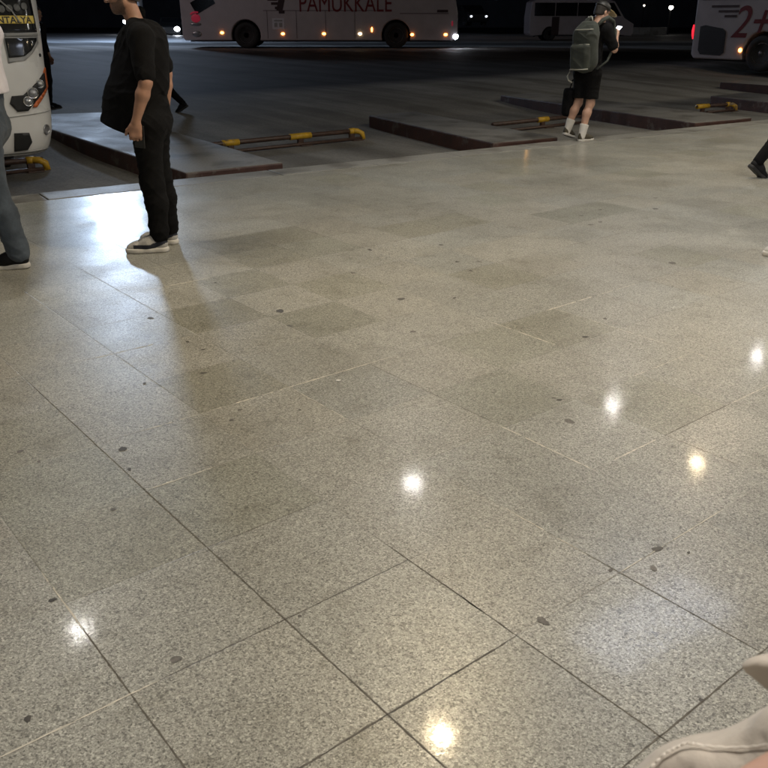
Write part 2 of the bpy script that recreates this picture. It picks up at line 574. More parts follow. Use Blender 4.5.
def sdf_mesh(prims, res):
    us = [p for p in prims if p[4] == 'u']
    lo = np.min([p[1] for p in us], axis=0) - 4 * res
    hi = np.max([p[2] for p in us], axis=0) + 4 * res
    n = np.ceil((hi - lo) / res).astype(int) + 1
    D = np.full(n, 1.0, dtype=np.float32)
    ax = [lo[i] + res * np.arange(n[i]) for i in range(3)]
    for f, a, b, k, mode in prims:
        if a is None:
            s = [slice(0, n[i]) for i in range(3)]
        else:
            pad = max(0.05, 2 * k) + 2 * res
            i0 = np.maximum(np.floor((a - pad - lo) / res).astype(int), 0)
            i1 = np.minimum(np.ceil((b + pad - lo) / res).astype(int) + 1, n)
            if np.any(i1 <= i0):
                continue
            s = [slice(i0[i], i1[i]) for i in range(3)]
        X, Y, Z = np.meshgrid(ax[0][s[0]], ax[1][s[1]], ax[2][s[2]], indexing='ij', sparse=True)
        d = f(X, Y, Z).astype(np.float32)
        o = D[s[0], s[1], s[2]]
        if mode == 'u':
            if k > 0:
                h = np.maximum(k - np.abs(o - d), 0) / k
                o2 = np.minimum(o, d) - h * h * k * 0.25
            else:
                o2 = np.minimum(o, d)
        elif mode == 's':
            kk = max(k, 1e-6)
            h = np.maximum(kk - np.abs(o + d), 0) / kk
            o2 = np.maximum(o, -d) + h * h * kk * 0.25
        elif mode == 'i':
            o2 = np.maximum(o, d)
        else:
            o2 = np.where(np.abs(o) < 0.08, o + d, o)
        D[s[0], s[1], s[2]] = o2
    D[0], D[-1] = 1, 1
    D[:, 0], D[:, -1] = 1, 1
    D[:, :, 0], D[:, :, -1] = 1, 1
    S = D < 0
    cnt = np.zeros(tuple(n - 1), np.int8)
    offs = [(i, j, k) for i in (0, 1) for j in (0, 1) for k in (0, 1)]
    for i, j, k in offs:
        cnt += S[i:n[0] - 1 + i, j:n[1] - 1 + j, k:n[2] - 1 + k]
    act = (cnt > 0) & (cnt < 8)
    idx = np.full(act.shape, -1, np.int64)
    I = np.argwhere(act)
    idx[act] = np.arange(len(I))
    val = {o: D[I[:, 0] + o[0], I[:, 1] + o[1], I[:, 2] + o[2]] for o in offs}
    P = np.zeros((len(I), 3))
    W = np.zeros(len(I))
    for a in offs:
        for d in range(3):
            if a[d] == 1:
                continue
            b = tuple(a[i] + (1 if i == d else 0) for i in range(3))
            va, vb = val[a], val[b]
            cr = (va < 0) != (vb < 0)
            t = np.where(cr, va / np.where(np.abs(va - vb) < 1e-9, 1e-9, va - vb), 0)
            pa = np.array(a, float)[None, :].repeat(len(I), 0)
            pa[:, d] += t
            P += np.where(cr[:, None], pa, 0)
            W += cr
    P = lo + res * (I + P / W[:, None])
    quads = []
    for d in range(3):
        e1, e2 = [(1, 2), (2, 0), (0, 1)][d]
        A = np.take(S, range(0, n[d] - 1), axis=d)
        B = np.take(S, range(1, n[d]), axis=d)
        E = np.argwhere(A != B)
        flip = A[E[:, 0], E[:, 1], E[:, 2]]
        o1 = np.zeros(3, int); o1[e1] = 1
        o2 = np.zeros(3, int); o2[e2] = 1

        def ci(c):
            return idx[c[:, 0], c[:, 1], c[:, 2]]
        q = np.stack([ci(E - o1 - o2), ci(E - o2), ci(E), ci(E - o1)], 1)
        q[~flip] = q[~flip][:, ::-1]
        quads.append(q)
    Qd = np.concatenate(quads)
    # one light smoothing pass
    acc = np.zeros_like(P)
    w = np.zeros(len(P))
    for a, b in ((0, 1), (1, 2), (2, 3), (3, 0)):
        np.add.at(acc, Qd[:, a], P[Qd[:, b]])
        np.add.at(w, Qd[:, a], 1)
        np.add.at(acc, Qd[:, b], P[Qd[:, a]])
        np.add.at(w, Qd[:, b], 1)
    P = 0.5 * P + 0.5 * acc / np.maximum(w, 1)[:, None]
    return P, Qd


def sdf_obj(name, prims, res, mat, parent=None, colour=None):
    P, Qd = sdf_mesh(prims, res)
    me = bpy.data.meshes.new(name)
    me.vertices.add(len(P))
    me.vertices.foreach_set('co', P.astype(np.float32).ravel())
    me.loops.add(len(Qd) * 4)
    me.loops.foreach_set('vertex_index', Qd.astype(np.int32).ravel())
    me.polygons.add(len(Qd))
    me.polygons.foreach_set('loop_start', np.arange(0, len(Qd) * 4, 4, dtype=np.int32))
    me.polygons.foreach_set('loop_total', np.full(len(Qd), 4, dtype=np.int32))
    me.update(calc_edges=True)
    me.validate()
    if colour is not None:
        c = colour(P)
        at = me.color_attributes.new('Col', 'FLOAT_COLOR', 'POINT')
        at.data.foreach_set('color', np.concatenate([c, np.ones((len(P), 1))], 1).astype(np.float32).ravel())
    return link(name, me, mat, parent, smooth=True)


def rotm(yaw=0.0, pitch=0.0, roll=0.0):
    """columns: right, forward, up; pitch > 0 looks down, yaw > 0 turns left"""
    return np.array(Matrix.Rotation(yaw, 3, 'Z') @ Matrix.Rotation(-pitch, 3, 'X') @ Matrix.Rotation(roll, 3, 'Y'))


# ------------------------------------------------------------------ people
def head_prims(c, Rm, s=1.0):
    def W(x, y, z):
        return np.array(c) + Rm @ (np.array([x, y, z]) * s)
    p = [ell(W(0, -0.012, 0.035), V(0.074, 0.095, 0.083) * s, 0.02, Rm),
         ell(W(0, 0.020, -0.035), V(0.060, 0.070, 0.080) * s, 0.03, Rm),
         ell(W(0, 0.062, -0.092), V(0.028, 0.022, 0.020) * s, 0.03, Rm),
         seg(W(-0.052, 0.0, -0.055), W(-0.02, 0.058, -0.088), 0.022 * s, 0.018 * s, 0.03),
         seg(W(0.052, 0.0, -0.055), W(0.02, 0.058, -0.088), 0.022 * s, 0.018 * s, 0.03),
         seg(W(-0.04, 0.070, 0.030), W(0.04, 0.070, 0.030), 0.014 * s, 0.014 * s, 0.02),
         ell(W(-0.036, 0.062, -0.02), V(0.022, 0.02, 0.02) * s, 0.02, Rm),
         ell(W(0.036, 0.062, -0.02), V(0.022, 0.02, 0.02) * s, 0.02, Rm),
         ell(W(-0.030, 0.088, 0.008), V(0.017, 0.016, 0.012) * s, 0.012, Rm, 's'),
         ell(W(0.030, 0.088, 0.008), V(0.017, 0.016, 0.012) * s, 0.012, Rm, 's'),
         seg(W(0, 0.084, 0.016), W(0, 0.110, -0.030), 0.008 * s, 0.013 * s, 0.012),
         ell(W(-0.012, 0.100, -0.034), V(0.010, 0.010, 0.009) * s, 0.008, Rm),
         ell(W(0.012, 0.100, -0.034), V(0.010, 0.010, 0.009) * s, 0.008, Rm),
         seg(W(-0.020, 0.086, -0.058), W(0.020, 0.086, -0.058), 0.006 * s, 0.006 * s, 0.006),
         seg(W(-0.016, 0.085, -0.069), W(0.016, 0.085, -0.069), 0.007 * s, 0.007 * s, 0.006)]
    for sx in (-1, 1):
        p.append(ell(W(sx * 0.078, -0.010, -0.005), V(0.010, 0.020, 0.031) * s, 0.008, Rm))
    return p


def face_colour(P, c, Rm):
    """stubble, lips, brows and reddish knuckles as the skin's own colour"""
    q = (P - c) @ Rm
    col = np.ones((len(P), 3))
    rn = np.random.default_rng(3).uniform(0.8, 1.15, len(P))[:, None]
    inface = (np.abs(q[:, 0]) < 0.085) & (q[:, 2] > -0.125) & (q[:, 2] < 0.12) & (q[:, 1] > -0.03)
    jaw = inface & (q[:, 2] < -0.045 + 0.0 * q[:, 1]) & (q[:, 1] > 0.0)
    burn = inface & (np.abs(q[:, 0]) > 0.055) & (q[:, 2] < 0.02) & (q[:, 1] < 0.03) & (q[:, 1] > -0.005)
    col[jaw | burn] = [0.42, 0.46, 0.5]
    lips = inface & (np.abs(q[:, 0]) < 0.026) & (q[:, 2] > -0.078) & (q[:, 2] < -0.053) & (q[:, 1] > 0.082)
    col[lips] = [0.62, 0.42, 0.40]
    brow = inface & (q[:, 2] > 0.026) & (q[:, 2] < 0.040) & (np.abs(q[:, 0]) > 0.012) & (np.abs(q[:, 0]) < 0.05) & (q[:, 1] > 0.06)
    col[brow] = [0.15, 0.14, 0.13]
    return np.clip(col * np.where((col < 0.9), rn, 1.0), 0, 1)


def hair_prims(c, Rm, s=1.0, thick=0.012, low=-0.05):
    def W(x, y, z):
        return np.array(c) + Rm @ (np.array([x, y, z]) * s)
    return [ell(W(0, -0.016, 0.040), (V(0.074, 0.095, 0.083) + thick) * s, 0.01, Rm),
            ell(W(0, -0.045, -0.03), (V(0.062, 0.055, 0.055) + thick) * s, 0.03, Rm),
            cut(Rm @ V(0, 0.86, -0.5), W(0, 0.052, 0.045)),
            cut(Rm @ V(0, 0.35, -0.94), W(0, 0.0, low + 0.02)),
            folds([(260, 40, 0, 1.0, 0.6), (0, 300, 90, 2.0, 0.8)], 0.0022)]


def hand_prims(wr, d, nrm, curl=0.5, side=1, s=1.0, grip=0.0):
    """palm and five fingers; d along the hand, nrm out of the back of the hand, side picks the thumb side"""
    d = unit(d)
    nrm = unit(np.array(nrm) - d * float(np.dot(nrm, d)))
    l = np.cross(d, nrm) * side
    wr = np.array(wr, float)
    out = [seg(wr, wr + d * 0.03 * s, 0.024 * s, 0.03 * s, 0.015, 0.75, nrm),
           seg(wr + d * 0.03 * s + l * 0.012 * s, wr + d * 0.085 * s + l * 0.018 * s, 0.026 * s, 0.024 * s, 0.012, 0.5, nrm),
           seg(wr + d * 0.03 * s - l * 0.012 * s, wr + d * 0.08 * s - l * 0.020 * s, 0.026 * s, 0.022 * s, 0.012, 0.5, nrm)]
    n0 = nrm
    for off, ln, r in ((0.033, 0.072, 0.0092), (0.011, 0.08, 0.0096), (-0.011, 0.074, 0.0092), (-0.032, 0.058, 0.0082)):
        p = wr + d * (0.088 - 0.05 * abs(off)) * s + l * off * s
        A = 0.0
        for part, bend in ((0.45, 0.12 + curl * 0.55), (0.32, 0.1 + curl * 0.75), (0.23, 0.08 + curl * 0.5)):
            A += bend
            q = p + (d * math.cos(A) - n0 * math.sin(A)) * ln * part * s
            out.append(seg(p, q, r * s, r * 0.94 * s, 0.004))
            p = q
    p = wr + d * 0.03 * s + l * 0.026 * s
    t1 = unit(d * 0.7 + l * 0.65 - nrm * (0.25 + 0.4 * grip))
    q = p + t1 * 0.042 * s
    t2 = unit(d * 0.9 + l * (0.25 - 0.35 * grip) - nrm * (0.35 + 0.5 * grip))
    out += [seg(p, q, 0.015 * s, 0.0115 * s, 0.012), seg(q, q + t2 * 0.034 * s, 0.0115 * s, 0.0095 * s, 0.004)]
    return out


def shoe_frame(ankle_ground, yaw, pitch):
    Rm = rotm(yaw, 0, 0)
    Rp = Rm @ np.array(Matrix.Rotation(-pitch, 3, 'X'))
    return np.array(ankle_ground, float), Rp


def shoe_parts(heel, Rm, L, style):
    """shoe in its own frame: heel at 0, toe towards +y"""
    k = L / 0.29

    def W(x, y, z):
        return heel + Rm @ (np.array([x, y, z]) * k)
    up = [seg(W(0, 0.050, 0.050), W(0, 0.14, 0.055), 0.036 * k, 0.041 * k, 0.03),
          seg(W(0, 0.14, 0.050), W(0.004, 0.215, 0.040), 0.041 * k, 0.040 * k, 0.03, 0.9, Rm @ V(0, 0, 1)),
          seg(W(0.004, 0.20, 0.040), W(0.002, 0.252, 0.034), 0.038 * k, 0.028 * k, 0.02),
          seg(W(0, 0.046, 0.06), W(0, 0.055, 0.105), 0.036 * k, 0.037 * k, 0.02),
          seg(W(0, 0.075, 0.10), W(0, 0.155, 0.075), 0.032 * k, 0.026 * k, 0.03),
          seg(W(0, 0.095, 0.118), W(0, 0.125, 0.100), 0.020 * k, 0.020 * k, 0.015, 0.5, Rm @ V(0, 0.5, 0.8)),
          cut(Rm @ V(0, 0, -1), W(0, 0, 0.022)),
          cut(Rm @ V(0, -0.25, 1), W(0, 0.05, 0.118))]
    for i in range(4):
        y = 0.125 + i * 0.022
        z = 0.100 - i * 0.011
        up.append(seg(W(-0.020, y, z), W(0.020, y, z), 0.0042 * k, 0.0042 * k, 0.003))
    so = [seg(W(0, 0.046, 0.018), W(0, 0.13, 0.018), 0.043 * k, 0.040 * k, 0.02),
          seg(W(0, 0.13, 0.018), W(0.004, 0.215, 0.018), 0.040 * k, 0.046 * k, 0.02),
          seg(W(0.004, 0.215, 0.018), W(0.002, 0.256, 0.020), 0.046 * k, 0.034 * k, 0.02),
          cut(Rm @ V(0, 0, -1), W(0, 0, 0.001)),
          cut(Rm @ V(0, 0, 1), W(0, 0, 0.034))]
    return up, so


def shoe_colour(heel, Rm, L, style):
    k = L / 0.29

    def f(P):
        q = (P - heel) @ Rm / k
        x, y, z = q[:, 0], q[:, 1], q[:, 2]
        if style == 'retro':
            c = np.tile([0.50, 0.49, 0.47], (len(P), 1))
            lo = 0.030 + np.clip(0.125 - y, 0, 0.1) * 0.42
            dark = (z < lo + 0.014) & (y < 0.235)
            dark = (z < lo + 0.028) & (z > lo - 0.010) & (y < 0.235)
            c[dark] = [0.03, 0.033, 0.045]
            pan = (z > lo + 0.026) & (y < 0.10) & (z < 0.085)
            c[pan] = [0.60, 0.58, 0.55]
            col = (z > 0.092) & (y < 0.10)
            c[col] = [0.06, 0.065, 0.075]
            toe = (y > 0.2)
            c[toe & ~dark] = [0.60, 0.58, 0.55]
            mesh = (np.sin(y * 700) * np.sin(z * 700) > 0.2) & (y > 0.13) & ~dark
            c[mesh] *= 0.55
            ton = (z > 0.075 - 0.25 * (y - 0.15)) & (np.abs(x) < 0.02) & (y > 0.11) & (y < 0.2)
            c[ton] = [0.20, 0.20, 0.20]
            return c
        if style == 'olive':
            c = np.tile([0.085, 0.075, 0.055], (len(P), 1))
            c[(z > 0.095)] = [0.12, 0.11, 0.09]
            return c
        if style == 'light':
            c = np.tile([0.62, 0.61, 0.58], (len(P), 1))
            return c
        c = np.tile([0.013, 0.013, 0.014], (len(P), 1))
        return c
    return f


DEF = dict(
    pelvis=(0, 0, 0.93), waist=(0, 0.0, 1.08), chest=(0, 0.01, 1.30), neck=(0, 0.0, 1.47), head=(0, 0.03, 1.63),
    head_rot=(0, 0, 0), shl=(-0.19, 0, 1.42), shr=(0.19, 0, 1.42), ell=(-0.23, -0.03, 1.14), elr=(0.23, -0.03, 1.14),
    wrl=(-0.22, 0.05, 0.90), wrr=(0.22, 0.05, 0.90), hdl=None, hdr=None, hnl=(-1, 0, 0), hnr=(1, 0, 0),
    curl_l=0.5, curl_r=0.5,
    hil=(-0.09, 0, 0.90), hir=(0.09, 0, 0.90), knl=(-0.10, 0.02, 0.49), knr=(0.10, 0.02, 0.49),
    anl=(-0.10, -0.02, 0.085), anr=(0.10, -0.02, 0.085), fyl=0.12, fyr=-0.12, fpl=0.0, fpr=0.0,
    girth=1.0)


def person(name_label, loc, yaw, J, outfit, res=0.008, group=None):
    J = {**DEF, **J}
    for k_, v_ in J.items():
        if isinstance(v_, tuple):
            J[k_] = np.array(v_, float)
    root = thing('person', name_label, 'person', loc, yaw, group)
    g = J['girth']
    Hr = rotm(*J['head_rot'])
    skin = outfit.get('skin', M['skin'])
    bare_legs = outfit.get('shorts', False)

    # -- body
    p = [seg(J['pelvis'], J['waist'], 0.115 * g, 0.105 * g, 0.05, 0.75, (0, 1, 0)),
         seg(J['waist'], J['chest'], 0.105 * g, 0.125 * g, 0.05, 0.7, (0, 1, 0)),
         seg(J['shl'] * 0.75 + J['chest'] * 0.25, J['shr'] * 0.75 + J['chest'] * 0.25, 0.06, 0.06, 0.05),
         seg(J['neck'] - V(0, 0.005, 0.03), J['head'] + Hr @ V(0, -0.02, -0.05), 0.058, 0.052, 0.03),
         seg(J['neck'] - V(0.10, 0, 0.04), J['neck'] - V(-0.10, 0, 0.04), 0.04, 0.04, 0.05)]
    for s, sh, el_, wr, hd, hn, cu in ((-1, 'shl', 'ell', 'wrl', 'hdl', 'hnl', 'curl_l'), (1, 'shr', 'elr', 'wrr', 'hdr', 'hnr', 'curl_r')):
        d = J[hd] if J[hd] is not None else (J[wr] - J[el_])
        fm = J[el_] + (J[wr] - J[el_]) * 0.3
        p += [seg(J[sh], J[el_], 0.052, 0.040, 0.02), seg(J[el_], fm, 0.040, 0.043, 0.02), seg(fm, J[wr], 0.043, 0.026, 0.02)]
        p += hand_prims(J[wr], d, J[hn], J[cu], -s)
    for hi_, kn, an in (('hil', 'knl', 'anl'), ('hir', 'knr', 'anr')):
        cm = J[kn] + (J[an] - J[kn]) * 0.3 + V(0, -0.018, 0)
        p += [seg(J[hi_], J[kn], 0.082, 0.054, 0.03), seg(J[kn], cm, 0.050, 0.054, 0.03), seg(cm, J[an], 0.054, 0.034, 0.03),
              seg(J[an], J[an] - V(0, 0, 0.04), 0.034, 0.03, 0.02)]
    p += head_prims(J['head'], Hr)
    sdf_obj('body', p, res, skin, root, (lambda P: face_colour(P, J['head'], Hr)) if outfit.get('stubble') else None)
    # eyes
    bm = bmesh.new()
    for sx in (-1, 1):
        add_ball(bm, Vector(J['head'] + Hr @ V(sx * 0.030, 0.076, 0.008)), 0.0115, 2)
    bm_obj('eyes', bm, M['eye'], root, True)
    # -- hair or cap
    sdf_obj('hair', hair_prims(J['head'], Hr, thick=outfit.get('hair_t', 0.010)), min(res, 0.006), outfit.get('hair', M['hair']), root)
    if outfit.get('beard'):
        def W(x, y, z):
            return J['head'] + Hr @ V(x, y, z)
        sdf_obj('beard', [ell(W(0, 0.024, -0.052), V(0.0645, 0.072, 0.066), 0.02, Hr), ell(W(0, 0.062, -0.094), V(0.031, 0.026, 0.022), 0.03, Hr),
                          cut(Hr @ V(0, 0.3, 1), W(0, 0.06, -0.046)), cut(Hr @ V(0, -1, 0.35), W(0, 0.0, -0.05)),
                          folds([(300, 60, 200, 1.0, 0.6)], 0.0015)], 0.005, outfit['beard'], root)
    if outfit.get('cap'):
        def W(x, y, z):
            return J['head'] + Hr @ V(x, y, z)
        c = sdf_obj('cap', [ell(W(0, -0.014, 0.050), V(0.092, 0.113, 0.088), 0.01, Hr), cut(Hr @ V(0, -0.1, -1), W(0, 0, 0.045))], 0.006, outfit['cap'], root)
        sdf_obj('cap_brim', [seg(W(-0.03, 0.10, 0.050), W(-0.02, 0.15, 0.042), 0.05, 0.045, 0.02, 0.14, Hr @ V(0, 0.15, 1)),
                             seg(W(0.03, 0.10, 0.050), W(0.02, 0.15, 0.042), 0.05, 0.045, 0.02, 0.14, Hr @ V(0, 0.15, 1))], 0.005, outfit.get('brim', outfit['cap']), c)
    # -- shirt
    hz = outfit.get('hem', 0.86)
    t = 0.014
    sp = [seg(J['pelvis'] + V(0, 0, -0.06), J['waist'], 0.15 * g, 0.145 * g, 0.06, 0.78, (0, 1, 0)),
          seg(J['waist'], J['chest'], 0.145 * g, 0.158 * g, 0.06, 0.76, (0, 1, 0)),
          seg(J['shl'] * 0.85 + J['chest'] * 0.15, J['shr'] * 0.85 + J['chest'] * 0.15, 0.084, 0.084, 0.06),
          seg(J['neck'] - V(0.075, 0, 0.02), J['neck'] - V(-0.075, 0, 0.02), 0.05, 0.05, 0.05)]
    for a, b, ra, rb in outfit.get('belly', []):
        sp.append(seg(a, b, ra, rb, 0.08))
    sl = outfit.get('sleeve', 0.75)
    for sh, el_, wr in (('shl', 'ell', 'wrl'), ('shr', 'elr', 'wrr')):
        if sl <= 1:
            e = J[sh] + (J[el_] - J[sh]) * sl
            sp += [seg(J[sh], e, 0.079, 0.068, 0.03)]
        else:
            e = J[el_] + (J[wr] - J[el_]) * min(0.97, sl - 1)
            sp += [seg(J[sh], J[el_], 0.066, 0.055, 0.03), seg(J[el_], e, 0.055, 0.042, 0.02)]
    sp.append(folds([(28, 44, 60, 0.5, 1.0), (42, -38, 46, 2.1, 1.2), (-34, 29, 90, 4.0, 0.8), (90, 70, 30, 1.0, 1.0)], outfit.get('fold', 0.006)))
    sp.append(cut(outfit.get('hem_n', (0, 0, -1)), outfit.get('hem_p', (0, 0, hz))))
    # open neckline
    sp.append(seg(J['neck'] + V(0, 0.012, -0.012), J['neck'] + V(0, 0.0, 0.10), 0.064, 0.08, 0.01, mode='s'))
    sdf_obj('shirt', sp, res, outfit['shirt'], root)
    # -- trousers or shorts
    tp = [seg(J['pelvis'] + V(0, 0, 0.07), J['pelvis'] + V(0, -0.01, -0.05), 0.135 * g, 0.145 * g, 0.05, 0.80, (0, 1, 0))]
    if outfit.get('rise'):
        tp += [seg(J['pelvis'] + V(0, 0, 0.02), J['waist'] + V(0, 0, outfit['rise'] - J['waist'][2] + 0.06), 0.14 * g, 0.130 * g, 0.04, 0.80, (0, 1, 0)), cut(V(0, 0, 1), (0, 0, outfit['rise']))]
    for hi_, kn, an in (('hil', 'knl', 'anl'), ('hir', 'knr', 'anr')):
        side = V(-0.02 if hi_ == 'hil' else 0.02, -0.02, -0.03)
        tp.append(seg(J[hi_] + side, J[hi_] * 0.6 + J[kn] * 0.4, 0.105 * g, 0.09, 0.05))
        if bare_legs:
            e = J[hi_] * 0.1 + J[kn] * 0.9
            tp.append(seg(J[hi_] * 0.6 + J[kn] * 0.4, e, 0.09, 0.098, 0.03))
            tp.append(cut(V(0, 0, -1), (0, 0, outfit.get('short_z', 0.53)))) if hi_ == 'hir' else None
        else:
            w = outfit.get('leg_w', (0.086, 0.072, 0.062, 0.054))
            cm = J[kn] + (J[an] - J[kn]) * 0.35 + V(0, -0.012, 0)
            e = J[an] + (J[kn] - J[an]) * outfit.get('cuff', 0.03)
            tp += [seg(J[hi_] * 0.6 + J[kn] * 0.4, J[kn], w[0], w[1], 0.03), seg(J[kn], cm, w[1], w[2] + 0.006, 0.03), seg(cm, e, w[2] + 0.006, w[3], 0.03)]
            if outfit.get('bunch'):
                for i in range(3):
                    q = e + (J[kn] - e) * (0.02 + 0.10 * i)
                    off = V(0.006 * (-1) ** i, 0.006 * (-1) ** i, 0)
                    tp.append(seg(q + off, q + off + V(0, 0, 0.015), w[3] + 0.006, w[3] + 0.004, 0.012))
    tp.append(folds([(30, 62, 72, 1.3, 1.3), (58, -40, 64, 0.4, 1.1), (-29, 46, 120, 3.0, 0.9), (80, 90, 40, 2.0, 1.0)], outfit.get('tfold', 0.006)))
    tp = [x for x in tp if x is not None]
    sdf_obj('shorts' if bare_legs else 'trousers', tp, res, outfit['bottom'], root)
    # -- socks and shoes
    for kn, an, fy, fp in (('knl', 'anl', 'fyl', 'fpl'), ('knr', 'anr', 'fyr', 'fpr')):
        a = J[an]
        if outfit.get('sock'):
            d = unit(J[kn] - a)
            cm = a + d * outfit.get('sock_h', 0.13)
            sdf_obj('sock', [seg(a - V(0, 0, 0.03), cm, 0.046, 0.060, 0.02), cut(d, cm),
                             folds([(0, 0, 260, 0.2, 0.3)], 0.0015)], 0.006, outfit['sock'], root)
        Rm = rotm(J[fy], J[fp], 0)
        L = outfit.get('shoe_len', 0.29)
        heel = a + Rm @ V(0, -0.058, -0.088)
        up, so = shoe_parts(heel, Rm, L, outfit.get('shoe', 'black'))
        s = sdf_obj('shoe', up, min(res, 0.005), M['shoecol'], root, shoe_colour(heel, Rm, L, outfit.get('shoe', 'black')))
        sdf_obj('sole', so, min(res, 0.005), outfit.get('sole', M['sole']), s)
    return root


# ------------------------------------------------------------------ plan of the place
CT, ST = math.cos(TH), math.sin(TH)


def plan(q1, q2, z=0.0):
    """bay grid (across, along) to world"""
    return (q1 * CT - q2 * ST, q1 * ST + q2 * CT, z)


E0 = Vector((-3.33, 7.85))
ED = (Vector((6.15, 14.17)) - E0).normalized()
EN = Vector((-ED.y, ED.x))                       # towards the bays


def edge_pt(s, off=0.0):
    p = E0 + ED * s + EN * off
    return (p.x, p.y)


def lot_z(x, y):
    q2 = -x * ST + y * CT
    pts = [(-99, -0.21), (11.6, -0.21), (14.2, -0.07), (15.5, -0.05)]
    z = np.interp(q2, [p[0] for p in pts], [p[1] for p in pts])
    if q2 > 15.5:
        z = np.interp(y, [17, 26, 38, 60, 400], [-0.05, 0.03, 0.34, 0.36, 0.4])
    return float(z)


def soft_z(x, y):
    s = 0.0
    for i, (dx, dy) in enumerate(((0, 0), (.5, .5), (-.5, .5), (.5, -.5), (-.5, -.5))):
        s += lot_z(x + dx, y + dy)
    return s / 5


# platform ---------------------------------------------------------
WHITE_LAMPS = [(-2.7, 6.08), (0.34, 8.68), (3.21, 10.86), (5.99, 12.71)]
bm = bmesh.new()
add_prism(bm, [edge_pt(-14, 0), edge_pt(26, 0), edge_pt(26, -24), edge_pt(-14, -24)], -0.7, -0.012)
tag(bm_obj('platform', bm, M['maroon']), kind='structure')

# granite slabs: one sheet of 44 cm squares with a tone for each slab, clipped at the coping
DARK = {(2, 5): .74, (4, 6): .80, (5, 10): .70, (3, 7): .78, (4, 8): .82, (6, 4): .82, (5, 4): .86, (4, 3): .84, (7, 6): .82, (11, 8): .72,
        (12, 8): .75, (6, 10): .74, (8, 9): .80, (9, 9): .82, (1, 3): .85, (3, 4): .9, (5, 2): .86, (10, 5): .85, (0, 3): .84, (0, 4): .87}
LIGHT = {(2, 9): 1.16, (3, 8): 1.14, (2, 0): 1.10, (1, 9): 1.1, (3, 9): 1.08, (2, 1): 1.05, (1, 1): 1.06, (4, 9): 1.1, (6, 8): 1.1, (7, 8): 1.12}
bm = bmesh.new()
tone = bm.loops.layers.float_color.new('tone')
COPE = 0.34
for i in range(-46, 46):
    for j in range(-46, 26):
        q = [(Q0[0] + (i + a) * T, Q0[1] + (j + b) * T) for a, b in ((0, 0), (1, 0), (1, 1), (0, 1))]
        poly = [Vector(plan(*c)[:2]) for c in q]
        d = [(p - E0).dot(EN) + COPE for p in poly]
        if min(d) >= 0 or (poly[0] - E0).dot(EN) < -15 or not (-13 < (poly[0] - E0).dot(ED) < 24):
            continue
        out = []
        for k in range(4):
            p, r_, dp, dr = poly[k], poly[(k + 1) % 4], d[k], d[(k + 1) % 4]
            if dp < 0:
                out.append(p)
            if (dp < 0) != (dr < 0):
                out.append(p + (r_ - p) * (dp / (dp - dr)))
        if len(out) < 3:
            continue
        f = bm.faces.new([bm.verts.new((p.x, p.y, 0)) for p in out])
        t = DARK.get((i, j)) or LIGHT.get((i, j))
        w = rng.normal(0, 0.009)
        if t is None:
            t = float(np.clip(rng.normal(1.0, 0.045), 0.86, 1.1))
            if rng.random() < 0.10:
                t *= 0.9
        tt = 1 + (t - 1) * 0.74
        for l in f.loops:
            l[tone] = (tt * (1 + w), tt, tt * (1 - 1.2 * w - (0.05 if t < .9 else 0)), 1)
GUM = [(-0.99, 2.86, 0.0249), (-0.92, 2.7, 0.0134), (0.75, 3.1, 0.0263), (0.43, 1.86, 0.0225), (-0.58, 4.51, 0.0321), (-0.5, 4.26, 0.0202),
       (0.1, 4.73, 0.0278), (0.15, 4.17, 0.0196), (0.41, 4.75, 0.0168), (0.41, 6.01, 0.0213), (0.49, 5.55, 0.0197), (0.56, 5.33, 0.0189),
       (0.64, 5.55, 0.0197), (-0.83, 3.61, 0.0174), (-0.89, 3.91, 0.0141), (-0.99, 4.02, 0.0146), (-1.07, 3.49, 0.0129), (-0.9, 2.43, 0.0122),
       (-1.37, 2.84, 0.0148), (-1.27, 2.76, 0.0107), (0.84, 2.2, 0.0222), (0.8, 2.1, 0.0159), (1.63, 6.99, 0.0253), (1.84, 7.23, 0.0263),
       (1.63, 6.66, 0.0242), (1.73, 6.76, 0.0246), (2.46, 7.75, 0.0287), (1.92, 5.52, 0.0344), (2.32, 7.27, 0.0269), (1.03, 4.09, 0.0199),
       (1.2, 4.38, 0.016), (-0.6, 3.21, 0.0115), (-0.62, 3.11, 0.0149), (-0.23, 1.88, 0.0067), (-0.53, 1.71, 0.0168), (-0.83, 1.51, 0.0122),
       (-0.93, 1.95, 0.0127), (-0.35, 3.21, 0.0076), (-0.46, 2.68, 0.0096), (0.76, 1.57, 0.0082), (0.93, 2.18, 0.0084), (0.67, 2.09, 0.0103),
       (-0.1, 5.87, 0.0207), (-0.2, 5.28, 0.0187), (-1.27, 4.39, 0.0215), (-1.04, 5.06, 0.0121), (0.75, 3.31, 0.016), (0.73, 3.33, 0.012)]
for gx, gy, gr in GUM:
    gr *= 0.82
    ph = rng.uniform(0, 6.28)
    nn = 26
    e = rng.uniform(0.6, 1.0)
    vs = []
    for k in range(nn):
        a = 2 * math.pi * k / nn
        rr = gr * (1 + 0.16 * math.sin(2 * a + ph) + 0.1 * math.sin(3 * a + 2 * ph) + rng.normal(0, 0.075))
        x, y = rr * math.cos(a), rr * e * math.sin(a)
        vs.append(bm.verts.new((gx + x * math.cos(ph) - y * math.sin(ph), gy + x * math.sin(ph) + y * math.cos(ph), 0.0012)))
    f = bm.faces.new(vs)
    f.material_index = 1
    tv = rng.uniform(0.6, 1.7)
    for l in f.loops:
        l[tone] = (tv, tv, tv, 1)
